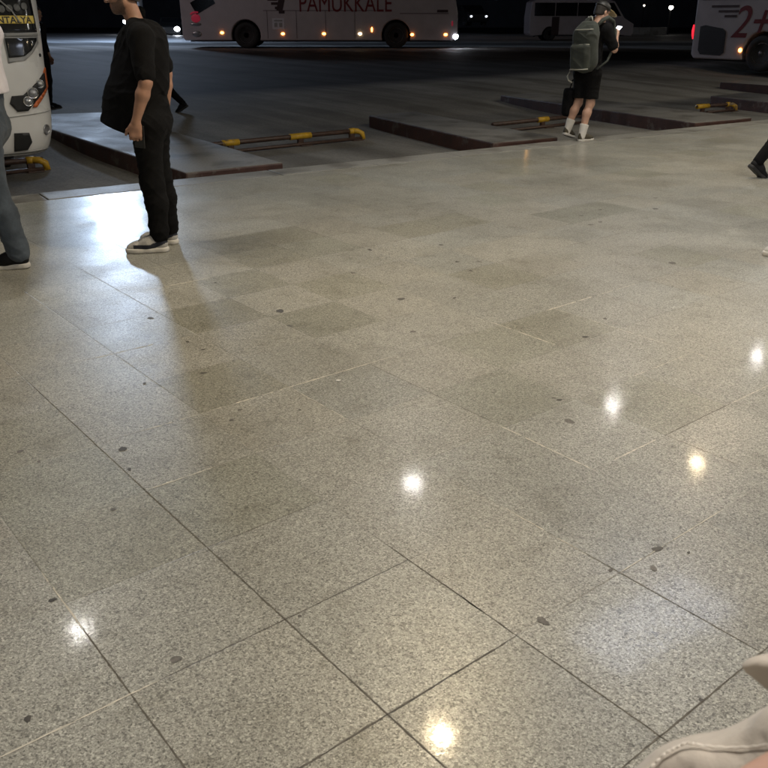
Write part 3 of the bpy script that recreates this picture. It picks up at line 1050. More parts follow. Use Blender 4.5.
# joints that stand out: (axis, constant, from, to, pale?, width)
JOINTS = [(1, .966, .40, 2.62, 0, .0058), (1, .966, 2.62, 3.7, 0, .0032), (1, .525, 1.25, 1.93, 0, .0055), (1, .525, 1.93, 2.25, 1, .005),
          (1, 1.406, 1.179, 1.72, 0, .0045), (1, 1.406, .6, 1.179, 0, .0042), (1, 1.406, 1.3, 1.42, 1, .004), (1, 1.847, 1.32, 1.66, 1, .004),
          (1, 1.847, .738, 1.3, 0, .003), (1, 2.287, 1.60, 2.10, 1, .005), (1, 2.287, 2.10, 2.94, 0, .003), (1, 2.728, 1.30, 1.62, 0, .004),
          (1, 3.61, 1.95, 2.80, 1, .004), (1, 3.169, 2.55, 3.0, 1, .006), (1, 3.61, 2.80, 3.2, 1, .003), (1, .084, 1.7, 2.6, 0, .003), (1, 1.847, 2.5, 2.94, 1, .003),
          (2, 1.179, .35, 1.406, 0, .0058), (2, .738, .9, 1.95, 0, .0052), (2, 1.62, .15, .60, 1, .0055), (2, 1.62, .60, 1.406, 0, .003),
          (2, 1.62, 2.40, 2.72, 1, .005), (2, 1.62, 2.72, 3.20, 0, .005), (2, 1.62, 3.2, 3.6, 1, .004), (2, 2.943, 1.45, 2.45, 1, .0055),
          (2, 2.943, 3.55, 4.02, 1, .008), (2, 2.943, 4.02, 4.4, 1, .004), (2, 2.943, 1.15, 1.45, 1, .004), (2, 2.502, .95, 1.25, 1, .004), (2, 2.06, .966, 1.406, 0, .003),
          (2, 1.179, 1.847, 2.4, 1, .0035), (2, 4.707, 2.1, 2.42, 1, .009), (2, 5.148, 2.2, 2.45, 1, .006), (2, 3.825, 1.3, 1.7, 1, .004), (2, 2.06, 3.1, 3.6, 1, .003)]
for ax, c, a, b, pale, w in JOINTS:
    n = max(2, int((b - a) / 0.018))
    prev = None
    hole = 0
    for k in range(n + 1):
        t = a + (b - a) * k / n
        ww = w * (0.5 if pale else 0.40) * float(np.clip(rng.normal(0.9, 0.28), 0.25, 1.5)) * min(1.0, 0.25 + min(k, n - k) * 0.25)
        cc = c + float(rng.normal(0, 0.0006))
        q = [plan(cc - ww, t, 0.0007), plan(cc + ww, t, 0.0007)] if ax == 1 else [plan(t, cc - ww, 0.0007), plan(t, cc + ww, 0.0007)]
        cur = [bm.verts.new(p) for p in q]
        if hole == 0 and rng.random() < (0.0 if not pale else 0.07):
            hole = int(rng.integers(1, 4))
        if prev and hole == 0:
            f = bm.faces.new((prev[0], prev[1], cur[1], cur[0]))
            f.material_index = 3 if pale else 2
            for l in f.loops:
                l[tone] = (1, 1, 1, 1)
        hole = max(0, hole - 1)
        prev = cur
for v in [v for v in bm.verts if not v.link_faces]:
    bm.verts.remove(v)
for f in bm.faces:
    f.normal_update()
    if f.normal.z < 0:
        f.normal_flip()
me = bpy.data.meshes.new('platform_floor')
bm.to_mesh(me)
bm.free()
tag(link('platform_floor', me, [M['floor'], M['gum'], M['joint_dark'], M['joint_pale']]), kind='structure')

# coping stones along the edge
bm = bmesh.new()
s = -14.0
while s < 26:
    L = 1.18
    a = [edge_pt(s + 0.004, -COPE + 0.006), edge_pt(s + L - 0.004, -COPE + 0.006), edge_pt(s + L - 0.004, 0.03), edge_pt(s + 0.004, 0.03)]
    add_prism(bm, a, -0.14, 0.003 + rng.uniform(-0.002, 0.002))
    s += L
tag(bm_obj('platform_coping', bm, M['coping'], bevel=0.008), kind='structure')

# bays and lot: one sheet to beyond the far lights
xs = np.concatenate([np.linspace(-260, -30, 12), np.linspace(-28, 30, 117), np.linspace(34, 260, 12)])
ys = np.concatenate([np.linspace(-20, 6, 8), np.linspace(6.5, 45, 78), np.linspace(48, 420, 26)])
bm = bmesh.new()
vg = [[bm.verts.new((x, y, soft_z(x, y))) for y in ys] for x in xs]
for i in range(len(xs) - 1):
    for j in range(len(ys) - 1):
        bm.faces.new((vg[i][j], vg[i + 1][j], vg[i + 1][j + 1], vg[i][j + 1]))


def lot_material():
    m, nt, b = new_mat('lot_paving')
    tc = N(nt, 'ShaderNodeTexCoord').outputs['Object']
    mp = N(nt, 'ShaderNodeMapping', vector_type='POINT')
    mp.inputs['Rotation'].default_value = (0, 0, -TH)
    nt.links.new(tc, mp.inputs['Vector'])
    sep = N(nt, 'ShaderNodeSeparateXYZ')
    nt.links.new(mp.outputs[0], sep.inputs[0])
    n1 = noise(nt, tc, 0.7, 6, 0.62)
    n2 = noise(nt, tc, 30, 4, 0.7)
    conc = ramp(nt, n1, [(0.3, (0.19, 0.182, 0.165)), (0.7, (0.30, 0.288, 0.262))])
    asph = ramp(nt, n1, [(0.3, (0.040, 0.040, 0.042)), (0.7, (0.062, 0.062, 0.063))])
    far = N(nt, 'ShaderNodeMapRange')
    nt.links.new(math_(nt, 'ADD', sep.outputs[1], math_(nt, 'MULTIPLY', n1, 1.0)), far.inputs[0])
    far.inputs[1].default_value = 17.2
    far.inputs[2].default_value = 18.6
    c = mix(nt, far.outputs[0], conc, asph)
    # paler bands across the far side of the lot
    py = N(nt, 'ShaderNodeSeparateXYZ')
    nt.links.new(tc, py.inputs[0])
    ln = ramp(nt, math_(nt, 'DIVIDE', math_(nt, 'ADD', py.outputs[1], math_(nt, 'MULTIPLY', n1, 3.0)), 100.0),
              [(0.0, 0.0), (0.37, 0.0), (0.39, 0.7), (0.425, 0.7), (0.44, 0.15), (0.475, 0.15), (0.49, 1.0), (0.76, 1.0), (0.78, 0.0)])
    c = mix(nt, ln, c, (0.36, 0.36, 0.36))
    c = mix(nt, 0.6, c, ramp(nt, n2, [(0.3, 0.6), (0.7, 1.25)]), 'MULTIPLY')
    # tyre tracks and oil along each bay
    st = N(nt, 'ShaderNodeMapping', vector_type='POINT')
    st.inputs['Scale'].default_value = (1.1, 0.10, 1)
    nt.links.new(mp.outputs[0], st.inputs['Vector'])
    tr = ramp(nt, noise(nt, st.outputs[0], 1.0, 4), [(0.42, (1, 1, 1)), (0.62, (0.55, 0.53, 0.5))])
    c = mix(nt, 0.8, c, tr, 'MULTIPLY')
    nt.links.new(c, b.inputs['Base Color'])
    # long rolled bands in the asphalt, some smoother than others
    bd = N(nt, 'ShaderNodeMapping', vector_type='POINT')
    bd.inputs['Scale'].default_value = (0.02, 0.28, 1)
    nt.links.new(tc, bd.inputs['Vector'])
    r = ramp(nt, noise(nt, bd.outputs[0], 1.0, 3), [(0.38, 0.34), (0.60, 0.80)])
    yy = N(nt, 'ShaderNodeSeparateXYZ')
    nt.links.new(tc, yy.inputs[0])
    fs = N(nt, 'ShaderNodeMapRange')
    nt.links.new(yy.outputs[1], fs.inputs[0])
    fs.inputs[1].default_value = 44
    fs.inputs[2].default_value = 56
    r = mix(nt, fs.outputs[0], (0.78, 0.78, 0.78), r)
    nt.links.new(math_(nt, 'MULTIPLY_ADD', fs.outputs[0], 0.2, 0.035), b.inputs['Specular IOR Level'])
    nt.links.new(r, b.inputs['Roughness'])
    nt.links.new(bump(nt, n2, 0.35, 0.006), b.inputs['Normal'])
    return m


tag(bm_obj('parking_lot', bm, lot_material(), smooth=True), kind='structure')

# raised islands between the bays
ISL = [[(4.12, 8.42), (5.30, 8.36), (5.95, 15.1), (4.45, 15.45)],
       [(8.33, 8.02), (9.44, 7.86), (10.2, 11.77), (9.2, 11.77)],
       [(12.45, 7.66), (13.85, 7.50), (14.95, 13.2), (13.87, 13.2)],
       [(16.3, 7.35), (17.8, 7.2), (18.5, 10.3), (17.17, 10.3)],
       [(20.6, 7.0), (21.9, 6.9), (22.3, 12.5), (21.2, 12.5)],
       [(0.2, 8.75), (1.35, 8.7), (1.6, 15.4), (0.3, 15.4)]]
for k, poly in enumerate(ISL):
    bm = bmesh.new()
    pl = []
    for a, b in zip(poly, poly[1:] + poly[:1]):
        n = max(1, int(math.hypot(b[0] - a[0], b[1] - a[1]) / 0.22))
        for i in range(n):
            w_ = 0.0 if i == 0 else 0.003
            pl.append((a[0] + (b[0] - a[0]) * i / n + rng.normal(0, 1) * w_, a[1] + (b[1] - a[1]) * i / n + rng.normal(0, 1) * w_))
    hz = {}
    add_prism(bm, [plan(*p)[:2] for p in pl], -0.6, lambda x, y: hz.setdefault((x, y), float(-abs(rng.normal(0, 0.002)))))
    for f in bm.faces:
        f.normal_update()
        f.material_index = 0 if f.normal.z > 0.5 else 1
    o = bm_obj('bay_island', bm, [M['finger'], M['maroon']], bevel=0.02)
    tag(o, kind='structure')


# ------------------------------------------------------------------ canopy over the platform and its lamps (above and behind the frame)
cn = thing('platform_canopy', 'flat white canopy over the granite platform, carrying the ceiling lamps', 'canopy', (*edge_pt(4, -6), 0))
cn.rotation_euler = (0, 0, 0)


def local(o, x, y, z):
    return (x - o.location.x, y - o.location.y, z - o.location.z)


bm = bmesh.new()
add_prism(bm, [local(cn, *edge_pt(-14, 1.3), 0)[:2], local(cn, *edge_pt(26, 1.3), 0)[:2], local(cn, *edge_pt(26, -22), 0)[:2], local(cn, *edge_pt(-14, -22), 0)[:2]], 3.56, 3.8)
bm_obj('roof', bm, M['canopy'], cn)
for s in (-9, 1, 11, 21):
    bm = bmesh.new()
    x, y = edge_pt(s, -15.0)
    lx, ly, _ = local(cn, x, y, 0)
    add_cyl(bm, (lx, ly, 0.0), (lx, ly, 3.56), 0.2, n=28)
    bm_obj('column', bm, M['canopy'], cn, True)


def downlight(x, y, power, colour, d=0.34, cat_label='round white ceiling lamp'):
    t = thing('ceiling_lamp', cat_label, 'lamp', (x, y, 3.56), 0, 'lamps under the canopy')
    bm = bmesh.new()
    prof = [(d / 2 + 0.05, 0.0), (d / 2 + 0.05, -0.06), (d / 2 + 0.01, -0.075), (d / 2 + 0.005, -0.03)]
    lathe(bm, [(r, h) for r, h in prof], Matrix.Rotation(R(90), 4, 'X'))
    bm_obj('housing', bm, M['busgrey'], t, True)
    lamp('lamp_light', (0, 0, -0.05), d, power, colour, parent=t)
    return t


CW, WW = (1.0, 0.975, 0.92), (1.0, 0.80, 0.50)
for i, (x, y) in enumerate(WHITE_LAMPS + [(-5.7, 3.6), (8.9, 14.75), (11.8, 16.7)]):
    downlight(x, y, (23, 32, 35, 34, 10, 32, 32)[i], CW, 0.21, cat_label='round white ceiling lamp in the row along the platform edge')
for i, (x, y) in enumerate([(3.83, 9.17), (0.43, 4.87), (7.4, 12.6)]):
    downlight(x, y, (46, 78, 44)[i], WW, (0.16, 0.14, 0.16)[i], cat_label='warm ceiling lamp in the second row')
for i, (x, y) in enumerate([(-3.2, 0.6), (0.4, 0.2), (3.9, 3.0), (-1.5, -4), (5.5, 6.0), (9.4, 9.5)]):  # lamps out of view, added for more light on the floor
    downlight(x, y, (20, 64, 78, 26, 62, 50)[i], (1.0, 0.93, 0.84), 0.34, cat_label='unseen ceiling lamp added to brighten the platform floor')

pn = thing('ceiling_panel', 'oblong cool white light panel under the canopy', 'lamp', (2.45, 6.2, 3.56), R(34), 'lamps under the canopy')
bm = bmesh.new()
add_box(bm, (0, 0, -0.03), (1.7, 0.75, 0.06))
bm_obj('housing', bm, M['busgrey'], pn, bevel=0.01)
lamp('lamp_light', (0, 0, -0.065), 1.6, 42, (0.72, 0.80, 1.0), (0, 0, 0), 'RECTANGLE', 0.65, pn)


# ------------------------------------------------------------------ lamps of the lot
def look_rot(d):
    return Vector(d).to_track_quat('-Z', 'Y').to_euler()


fm = thing('floodlight_mast', 'tall mast with a bank of cool white floodlights beyond the parking lot', 'floodlight', (-12.4, 47, 0.3))
bm = bmesh.new()
add_cyl(bm, (0, 0.3, 0), (0, 0.3, 8.4), 0.14, 0.09, 16)
add_box(bm, (0, 0.3, 0.15), (0.7, 0.7, 0.3))
bm_obj('mast', bm, M['busgrey'], fm)
bm = bmesh.new()
add_box(bm, (-1.9, -0.05, 7.6), (3.6, 0.25, 2.0), rot=Matrix.Rotation(R(-8), 3, 'X'))
bm_obj('floodlight_housing', bm, M['black'], fm, bevel=0.03)
lamp('floodlight_light', (-1.9, -0.22, 7.6), 2.8, 3000, (0.60, 0.76, 1.0), look_rot((12, -38, -6)), 'RECTANGLE', 1.7, fm)
lamp('added_base_light', (-1.0, 0.3, 6.4), 1.2, 560, (0.52, 0.70, 1.0), look_rot((-0.5, 2.0, -6)), 'RECTANGLE', 0.5, fm, 130)  # extra lamp added to the mast to brighten the ground behind it
lamp('added_facade_light', (0.4, 0.6, 6.9), 1.5, 700, (0.62, 0.74, 1.0), look_rot((6, 70, -3)), 'RECTANGLE', 0.5, fm)  # extra lamp added to give the far building a bluish wash


def lamp_post(x, y, z, h, aim, power, colour, label):
    t = thing('lot_lamp_post', label, 'street lamp', (x, y, z))
    a = Vector((aim[0] - x, aim[1] - y, 0)).normalized()
    bm = bmesh.new()
    add_tube(bm, [(0, 0, 0), (0, 0, h * .7), (a.x * .2, a.y * .2, h - .3), (a.x * .8, a.y * .8, h), (a.x * 1.6, a.y * 1.6, h + .1)], [0.09, 0.07, 0.055, 0.045, 0.04], 12)
    bm_obj('post', bm, M['busgrey'], t, True)
    bm = bmesh.new()
    add_box(bm, (a.x * 1.8, a.y * 1.8, h + .12), (0.7, 0.3, 0.12), rz=math.atan2(a.y, a.x))
    bm_obj('lamp_head', bm, M['busgrey'], t, bevel=0.03)
    lamp('lamp_light', (a.x * 1.8, a.y * 1.8, h + .04), 0.5, power, colour, look_rot((aim[0] - x - a.x * 1.8, aim[1] - y - a.y * 1.8, aim[2] - z - h)), 'RECTANGLE', 0.25, t)
    return t


lamp_post(-17, 27, 0.05, 8.5, (-1, 38, 1), 300, (1.0, 0.84, 0.86), 'unseen street lamp post added at the left to light the long coach')  # added out of view to brighten the side of the long coach
lamp_post(17, 19, -0.05, 7.0, (6, 16.5, 0), 380, (1.0, 0.92, 0.76), 'warm street lamp post at the right side of the bays')


# ------------------------------------------------------------------ wheel stops of brown pipe with yellow sleeves
def wheel_stop(a, b, sleeves, label, z=-0.21):
    """pipe barrier from plan point a to plan point b"""
    pa, pb = Vector(plan(*a)), Vector(plan(*b))
    L = (pb - pa).length
    ang = math.atan2(pb.y - pa.y, pb.x - pa.x)
    t = thing('wheel_stop', label, 'wheel stop', (pa.x, pa.y, z), ang, 'pipe wheel stops across the bus bays')
    bm = bmesh.new()
    add_cyl(bm, (0, 0, 0.125), (L, 0, 0.125), 0.034, n=18)
    bm_obj('pipe', bm, M['rust'], t, True).modifiers.new('b', 'BEVEL').width = 0.004
    bm = bmesh.new()
    add_cyl(bm, (0.15, -0.14, 0.03), (L - 0.05, -0.14, 0.03), 0.024, n=14)
    bm_obj('ground_pipe', bm, M['rust'], t, True)
    for s, w, kind in sleeves:
        bm = bmesh.new()
        add_cyl(bm, (s - w / 2, 0, 0.125), (s + w / 2, 0, 0.125), 0.045, n=20)
        if kind == 'elbow':
            add_tube(bm, [(s, 0, 0.125), (s + 0.10, -0.02, 0.12), (s + 0.16, -0.05, 0.085), (s + 0.17, -0.06, 0.0)], 0.042, 14)
        bm_obj('sleeve', bm, M['yellow'], t, True)
        bm = bmesh.new()
        add_box(bm, (s, 0, 0.04), (0.09, 0.05, 0.10))
        add_box(bm, (s, -0.06, 0.008), (0.2, 0.26, 0.016))
        bm_obj('foot', bm, M['rust'], t, bevel=0.006)
    return t


wheel_stop((5.35, 10.75), (8.20, 10.75), [(0.62, 0.26, ''), (1.78, 0.36, ''), (2.72, 0.10, 'elbow')], 'brown pipe wheel stop with yellow sleeves in the bay right of the man in black')
wheel_stop((10.35, 10.0), (12.55, 10.0), [(1.22, 0.26, '')], 'brown pipe wheel stop partly hidden behind the backpacker')
wheel_stop((15.62, 9.62), (16.62, 9.5), [(0.17, 0.34, ''), (0.94, 0.1, 'elbow')], 'short brown pipe wheel stop with yellow ends below the coach numbered 2+1')
wheel_stop((1.3, 10.9), (3.45, 10.9), [(0.3, 0.26, ''), (2.0, 0.1, 'elbow')], 'wheel stop with a yellow elbow under the white bus nose')


# ------------------------------------------------------------------ wheels and coaches
def make_wheel(parent, c, axis_y, r=0.5, w=0.28):
    t = thing('wheel', None, None, c)
    t.parent = parent
    mt = Matrix.Diagonal((1, axis_y, 1, 1))
    bm = bmesh.new()
    lathe(bm, [(r * .58, 0), (r * .62, 0.03), (r * .93, 0.035), (r, 0.0), (r, -w), (r * .55, -w)], mt, 36)
    bm_obj('tyre', bm, M['tyre'], t, True)
    bm = bmesh.new()
    lathe(bm, [(0.0001, 0.0), (r * .2, 0.0), (r * .22, -0.05), (r * .45, -0.10), (r * .54, -0.02), (r * .585, 0.005), (r * .6, -0.05), (0.0001, -0.12)], mt, 30)
    for k in range(10):
        a = 2 * math.pi * k / 10
        add_cyl(bm, (r * .33 * math.cos(a), -0.07 * axis_y, r * .33 * math.sin(a)), (r * .33 * math.cos(a), -0.02 * axis_y, r * .33 * math.sin(a)), 0.016, n=8)
    bm_obj('rim', bm, M['rim'], t, True)
    return t


def text_mesh(name, s, size, mat, parent, loc, rot, sx=1.0, shear=0.0, ext=0.004, bold=0.0):
    cu = bpy.data.curves.new(name, 'FONT')
    cu.body = s
    cu.size = size
    cu.extrude = ext
    cu.shear = shear
    cu.offset = bold
    tmp = bpy.data.objects.new(name, cu)
    COL.objects.link(tmp)
    dg = bpy.context.evaluated_depsgraph_get()
    me = bpy.data.meshes.new_from_object(tmp.evaluated_get(dg))
    bpy.data.objects.remove(tmp)
    bpy.data.curves.remove(cu)
    me.materials.clear()
    for v in me.vertices:
        v.co.x *= sx
    o = link(name, me, mat, parent)
    o.location = loc
    o.rotation_euler = rot
    return o


def coach(label, loc, heading, L, wheels, tail_white=True):
    """touring coach; local x forward from the rear, y left, z up; details on its right side (y = -1.25)"""
    t = thing('coach', label, 'bus', loc, heading)
    W_, H_, z0 = 1.25, 3.5, 0.30
    # body outline in side view with wheel arches
    pts = [(0.02, z0 + .12), (0.12, z0)]
    for wx in wheels:
        ra = 0.60
        a0 = math.pi + math.asin((0.5 - z0) / ra)
        a1 = -math.asin((0.5 - z0) / ra)
        for k in range(17):
            a = a0 + (a1 - a0) * k / 16
            pts.append((wx + ra * math.cos(a), 0.5 + ra * math.sin(a)))
    pts += [(L - 0.15, z0), (L, z0 + .15), (L - 0.02, 1.35), (L - 0.32, 2.9), (L - 0.7, H_ - 0.06), (L - 1.2, H_), (0.5, H_), (0.12, H_ - 0.15), (0.0, 2.6)]
    bm = bmesh.new()
    lo = [bm.verts.new((x, -W_, z)) for x, z in pts]
    hi = [bm.verts.new((x, W_, z)) for x, z in pts]
    bm.faces.new(lo)
    bm.faces.new(list(reversed(hi)))
    for i in range(len(pts)):
        j = (i + 1) % len(pts)
        bm.faces.new((lo[i], hi[i], hi[j], lo[j]))
    bm_obj('body', bm, M['coachpaint'], t, bevel=0.05, seg=3)
    bm = bmesh.new()
    add_box(bm, (L / 2, 0, 0.75), (L - 0.5, 1.7, 1.0))
    bm_obj('chassis', bm, M['black'], t)
    # glazing band, windscreen and rear window
    n = 6
    x0, x1 = 0.9, L - 1.0
    for k in range(n):
        a, b = x0 + (x1 - x0) * k / n + 0.02, x0 + (x1 - x0) * (k + 1) / n - 0.02
        for sy in (-1, 1):
            bm = bmesh.new()
            add_box(bm, ((a + b) / 2, sy * (W_ + 0.004), 2.62), (b - a, 0.012, 1.0))
            bm_obj('side_window', bm, M['glass'], t, bevel=0.004)
    bm = bmesh.new()
    add_box(bm, (L - 0.16, 0, 2.1), (0.02, 2.3, 1.5), rot=Matrix.Rotation(R(-11), 3, 'Y'))
    bm_obj('windscreen', bm, M['glass'], t, bevel=0.006)
    bm = bmesh.new()
    add_box(bm, (0.0, 0, 2.5), (0.05, 2.0, 0.8))
    bm_obj('rear_window', bm, M['glass'], t, bevel=0.006)
    bm = bmesh.new()
    add_box(bm, (L * .55, 0, H_ + 0.1), (2.6, 1.7, 0.22))
    bm_obj('roof_unit', bm, M['buswhite'], t, bevel=0.05)
    for wx in wheels:
        for sy in (-1, 1):
            make_wheel(t, (wx, sy * (W_ - 0.06), 0.5), sy)
    # luggage doors: narrow dark shut lines
    bm = bmesh.new()
    for k, x in enumerate(np.arange(wheels[0] + 0.9, wheels[-1] - 0.7, 1.2)):
        add_box(bm, (x, -(W_ + 0.001), 0.9), (0.018, 0.008, 1.05))
    add_box(bm, ((wheels[0] + wheels[-1]) / 2, -(W_ + 0.001), 1.44), (wheels[-1] - wheels[0] - 1.5, 0.008, 0.02))
    bm_obj('luggage_door_seam', bm, M['stripe'], t)
    # mirror
    bm = bmesh.new()
    add_tube(bm, [(L - 0.4, -W_, 2.9), (L + 0.1, -W_ - 0.2, 2.8), (L + 0.3, -W_ - 0.2, 2.5)], 0.03, 8)
    add_box(bm, (L + 0.3, -W_ - 0.2, 2.25), (0.12, 0.24, 0.5))
    bm_obj('mirror', bm, M['black'], t, bevel=0.02)
    return t


def side_lamp(t, name, x, z, mat, r=(0.05, 0.025, 0.035), y=-1.262):
    bm = bmesh.new()
    add_ball(bm, (x, y, z), r, 2)
    return bm_obj(name, bm, mat, t, True)


ROT_SIDE = (R(90), 0, 0)
# the long coach across the lot ------------------------------------
cb = coach('long white coach with maroon lettering and lit amber marker lamps across the dark lot', (-8.35, 39.25, 0.34), 0.0, 11.4, [2.65, 8.85])
for x, z, m_ in ((1.66, 0.60, 'amberglow'), (4.17, 0.56, 'amberglow'), (5.87, 0.56, 'amberglow'), (7.36, 0.56, 'warmglow'), (9.51, 0.53, 'amberglow'), (10.9, 0.53, 'amberglow')):
    side_lamp(cb, 'marker_lamp', x, z, M[m_], (0.075, 0.03, 0.05))
side_lamp(cb, 'painted_reflection', 7.85, 0.72, M['amberglow'], (0.03, 0.02, 0.10))  # orange reflection on the coach side, put in as a glowing part
bm = bmesh.new()
add_ball(bm, (11.30, -1.17, 0.46), (0.13, 0.12, 0.12), 2)
bm_obj('headlamp', bm, M['whiteglow'], cb, True)
bm = bmesh.new()
add_ball(bm, (11.16, -1.22, 0.95), (0.06, 0.045, 0.16), 2)
bm_obj('front_corner_lens', bm, M['dimred'], cb, True)
# round tail lamp cluster at the rear corner
bm = bmesh.new()
add_tube(bm, [(0.42, -1.262, 1.30), (0.50, -1.264, 1.36), (0.62, -1.264, 1.38), (0.74, -1.262, 1.37)], 0.035, 8)
add_ball(bm, (0.62, -1.25, 1.15), (0.20, 0.025, 0.17), 2)
bm_obj('tail_lamp', bm, M['dimred'], cb, True)
bm = bmesh.new()
add_ball(bm, (0.60, -1.255, 0.92), (0.24, 0.03, 0.07), 2)
add_ball(bm, (0.62, -1.255, 0.55), (0.20, 0.03, 0.12), 2)
bm_obj('fog_lamp', bm, M['rim'], cb, True)
bm = bmesh.new()
add_box(bm, (4.0, -1.255, 0.94), (0.50, 0.012, 0.42))
o_ = bm_obj('sticker', bm, plain('pale_sticker', (0.62, 0.62, 0.66), 0.5, 0.1, 8), cb, bevel=0.005)
bm = bmesh.new()
for k in range(2):
    add_box(bm, (3.9 + 0.2 * k, -1.264, 0.90), (0.13, 0.006, 0.16))
add_box(bm, (4.0, -1.264, 1.06), (0.34, 0.006, 0.06))
bm_obj('sticker_print', bm, M['busgrey'], o_)
text_mesh('lettering', 'PAMUKKALE', 0.92, M['letter'], cb, (4.85, -1.258, 1.40), ROT_SIDE, 0.74, 0.0, 0.003, 0.0)
bm = bmesh.new()
for k in range(4):
    w = 0.42 - 0.06 * k
    add_box(bm, (3.80 + 0.12 * k, -1.256, 1.86 - 0.16 * k), (w, 0.008, 0.10))
add_box(bm, (4.15, -1.256, 1.75), (0.25, 0.009, 0.7), rot=Matrix.Rotation(R(15), 3, 'Y'))
bm_obj('wing_emblem', bm, M['stripe'], cb)
bm = bmesh.new()
add_box(bm, (10.75, -1.256, 1.42), (0.45, 0.010, 0.10))
add_box(bm, (10.0, -1.256, 1.33), (2.0, 0.006, 0.025))
bm_obj('livery_line', bm, M['stripe'], cb)
bm = bmesh.new()
add_box(bm, (0.95, -1.256, 1.72), (0.9, 0.012, 0.5), rot=Matrix.Rotation(R(-28), 3, 'Y'))
bm_obj('engine_vent', bm, M['glass'], cb)

# the coach at the right -------------------------------------------
h2 = math.atan2(-0.795, 0.607)
rb = coach('white coach with maroon 2+1 figures and a black rear grille at the right edge', (9.9 + .795 * 1.25 - .03, 28.1 + .607 * 1.25, 0.04), h2, 11.6, [2.35, 8.7])
rb.location.x -= 0.607 * 0.5
rb.location.y += 0.795 * 0.5
bm = bmesh.new()
pts = [(0.25, 1.22), (0.42, 1.26), (1.02, 1.17), (1.14, 1.08), (1.16, 0.50), (1.05, 0.41), (0.36, 0.43), (0.27, 0.55)]
lo = [bm.verts.new((x, -1.249, z)) for x, z in pts]
hi = [bm.verts.new((x, -1.268, z)) for x, z in pts]
bm.faces.new(hi)
for i in range(len(pts)):
    bm.faces.new((lo[i], hi[i], hi[(i + 1) % len(pts)], lo[(i + 1) % len(pts)]))
for k in range(9):
    add_box(bm, (0.71, -1.27, 0.5 + 0.075 * k), (0.80, 0.012, 0.02))
bm_obj('rear_grille', bm, M['black'], rb)
bm = bmesh.new()
add_tube(bm, [(0.015, -1.22, 0.86), (0.0, -1.235, 0.98), (-0.01, -1.24, 1.10), (0.0, -1.235, 1.27)], [0.022, 0.034, 0.034, 0.02], 10)
bm_obj('tail_lamp', bm, M['redglow'], rb, True)
side_lamp(rb, 'marker_lamp', 1.70, 0.58, M['amberglow'], (0.06, 0.025, 0.06))
text_mesh('lettering', '2+1', 1.25, M['letter'], rb, (1.28, -1.256, 0.93), ROT_SIDE, 0.9, 0.25, 0.003, 0.004)
bm = bmesh.new()
for k, (a, b) in enumerate(((0.55, 1.45), (0.80, 1.45), (1.02, 1.42))):
    add_box(bm, ((a + b) / 2, -1.257, 1.78 - 0.135 * k), (b - a, 0.010, 0.065))
add_box(bm, (5.5, -1.257, 1.98), (10.6, 0.008, 0.05))
bm_obj('livery_stripe', bm, M['stripe'], rb)

# ------------------------------------------------------------------ the near bus: nose into the first bay
BP = Vector((-3.29, 8.845, 0))
BH = Vector((0.588, -0.809, 0))
BU = Vector((0.809, 0.588, 0))
ZT = [0.24, 0.30, 0.45, 0.62, 0.85, 1.05, 1.27, 1.50, 1.66, 2.1, 2.6, 3.1, 3.35, 3.5]
UT = [-0.035, 0.01, 0.045, 0.063, 0.062, 0.070, 0.088, 0.110, 0.122, 0.12, 0.09, 0.03, -0.06, -0.25]
LEAN = [0.06, 0.03, 0.0, 0.0, 0.0, 0.02, 0.06, 0.12, 0.16, 0.28, 0.44, 0.64, 0.80, 1.10]
CR = 0.30
UC = -1.22


def u_edge(z):
    return float(np.interp(z, ZT, UT))


def nose(u, z):
    """how far the nose surface lies behind the front plane"""
    w = u_edge(z) - UC
    d = abs(u - UC)
    r = CR
    x = max(0.0, d - (w - r)) / r
    x = min(x, 0.9999)
    bow = 0.05 * (d / 1.25) ** 2
    return float(np.interp(z, ZT, LEAN)) + bow + r * (1 - math.sqrt(1 - x * x))


nb = thing('parked_bus', 'white bus parked nose first in the left bay with orange edged headlamps', 'bus', (BP.x, BP.y, -0.25), 0.0)


def nbp(u, z, off=0.0):
    """nose coordinates (across, height) to the bus's local frame"""
    p = BU * u - BH * (nose(u, z) - off)
    return Vector((p.x, p.y, z + 0.25))


bm = bmesh.new()
zs = list(np.linspace(0.24, 3.5, 60))
nu = 56
rings = []
for z in zs:
    ue = u_edge(z)
    wl = 2 * UC - ue
    row = []
    for k in range(nu + 1):
        a = -math.cos(math.pi * k / nu)
        u = UC + (ue - UC) * (math.copysign(abs(math.sin(a * math.pi / 2)), a))
        row.append(nbp(u, z))
    back_r = Vector((BU.x * ue - BH.x * 11.5, BU.y * ue - BH.y * 11.5, z + 0.25))
    back_l = Vector((BU.x * wl - BH.x * 11.5, BU.y * wl - BH.y * 11.5, z + 0.25))
    rings.append([bm.verts.new(p) for p in row + [back_r, back_l]])
for a, b in zip(rings, rings[1:]):
    n = len(a)
    for k in range(n):
        bm.faces.new((a[k], a[(k + 1) % n], b[(k + 1) % n], b[k]))
bm.faces.new(rings[0])
bm.faces.new(rings[-1])
bm_obj('body', bm, M['buswhite'], nb, True)


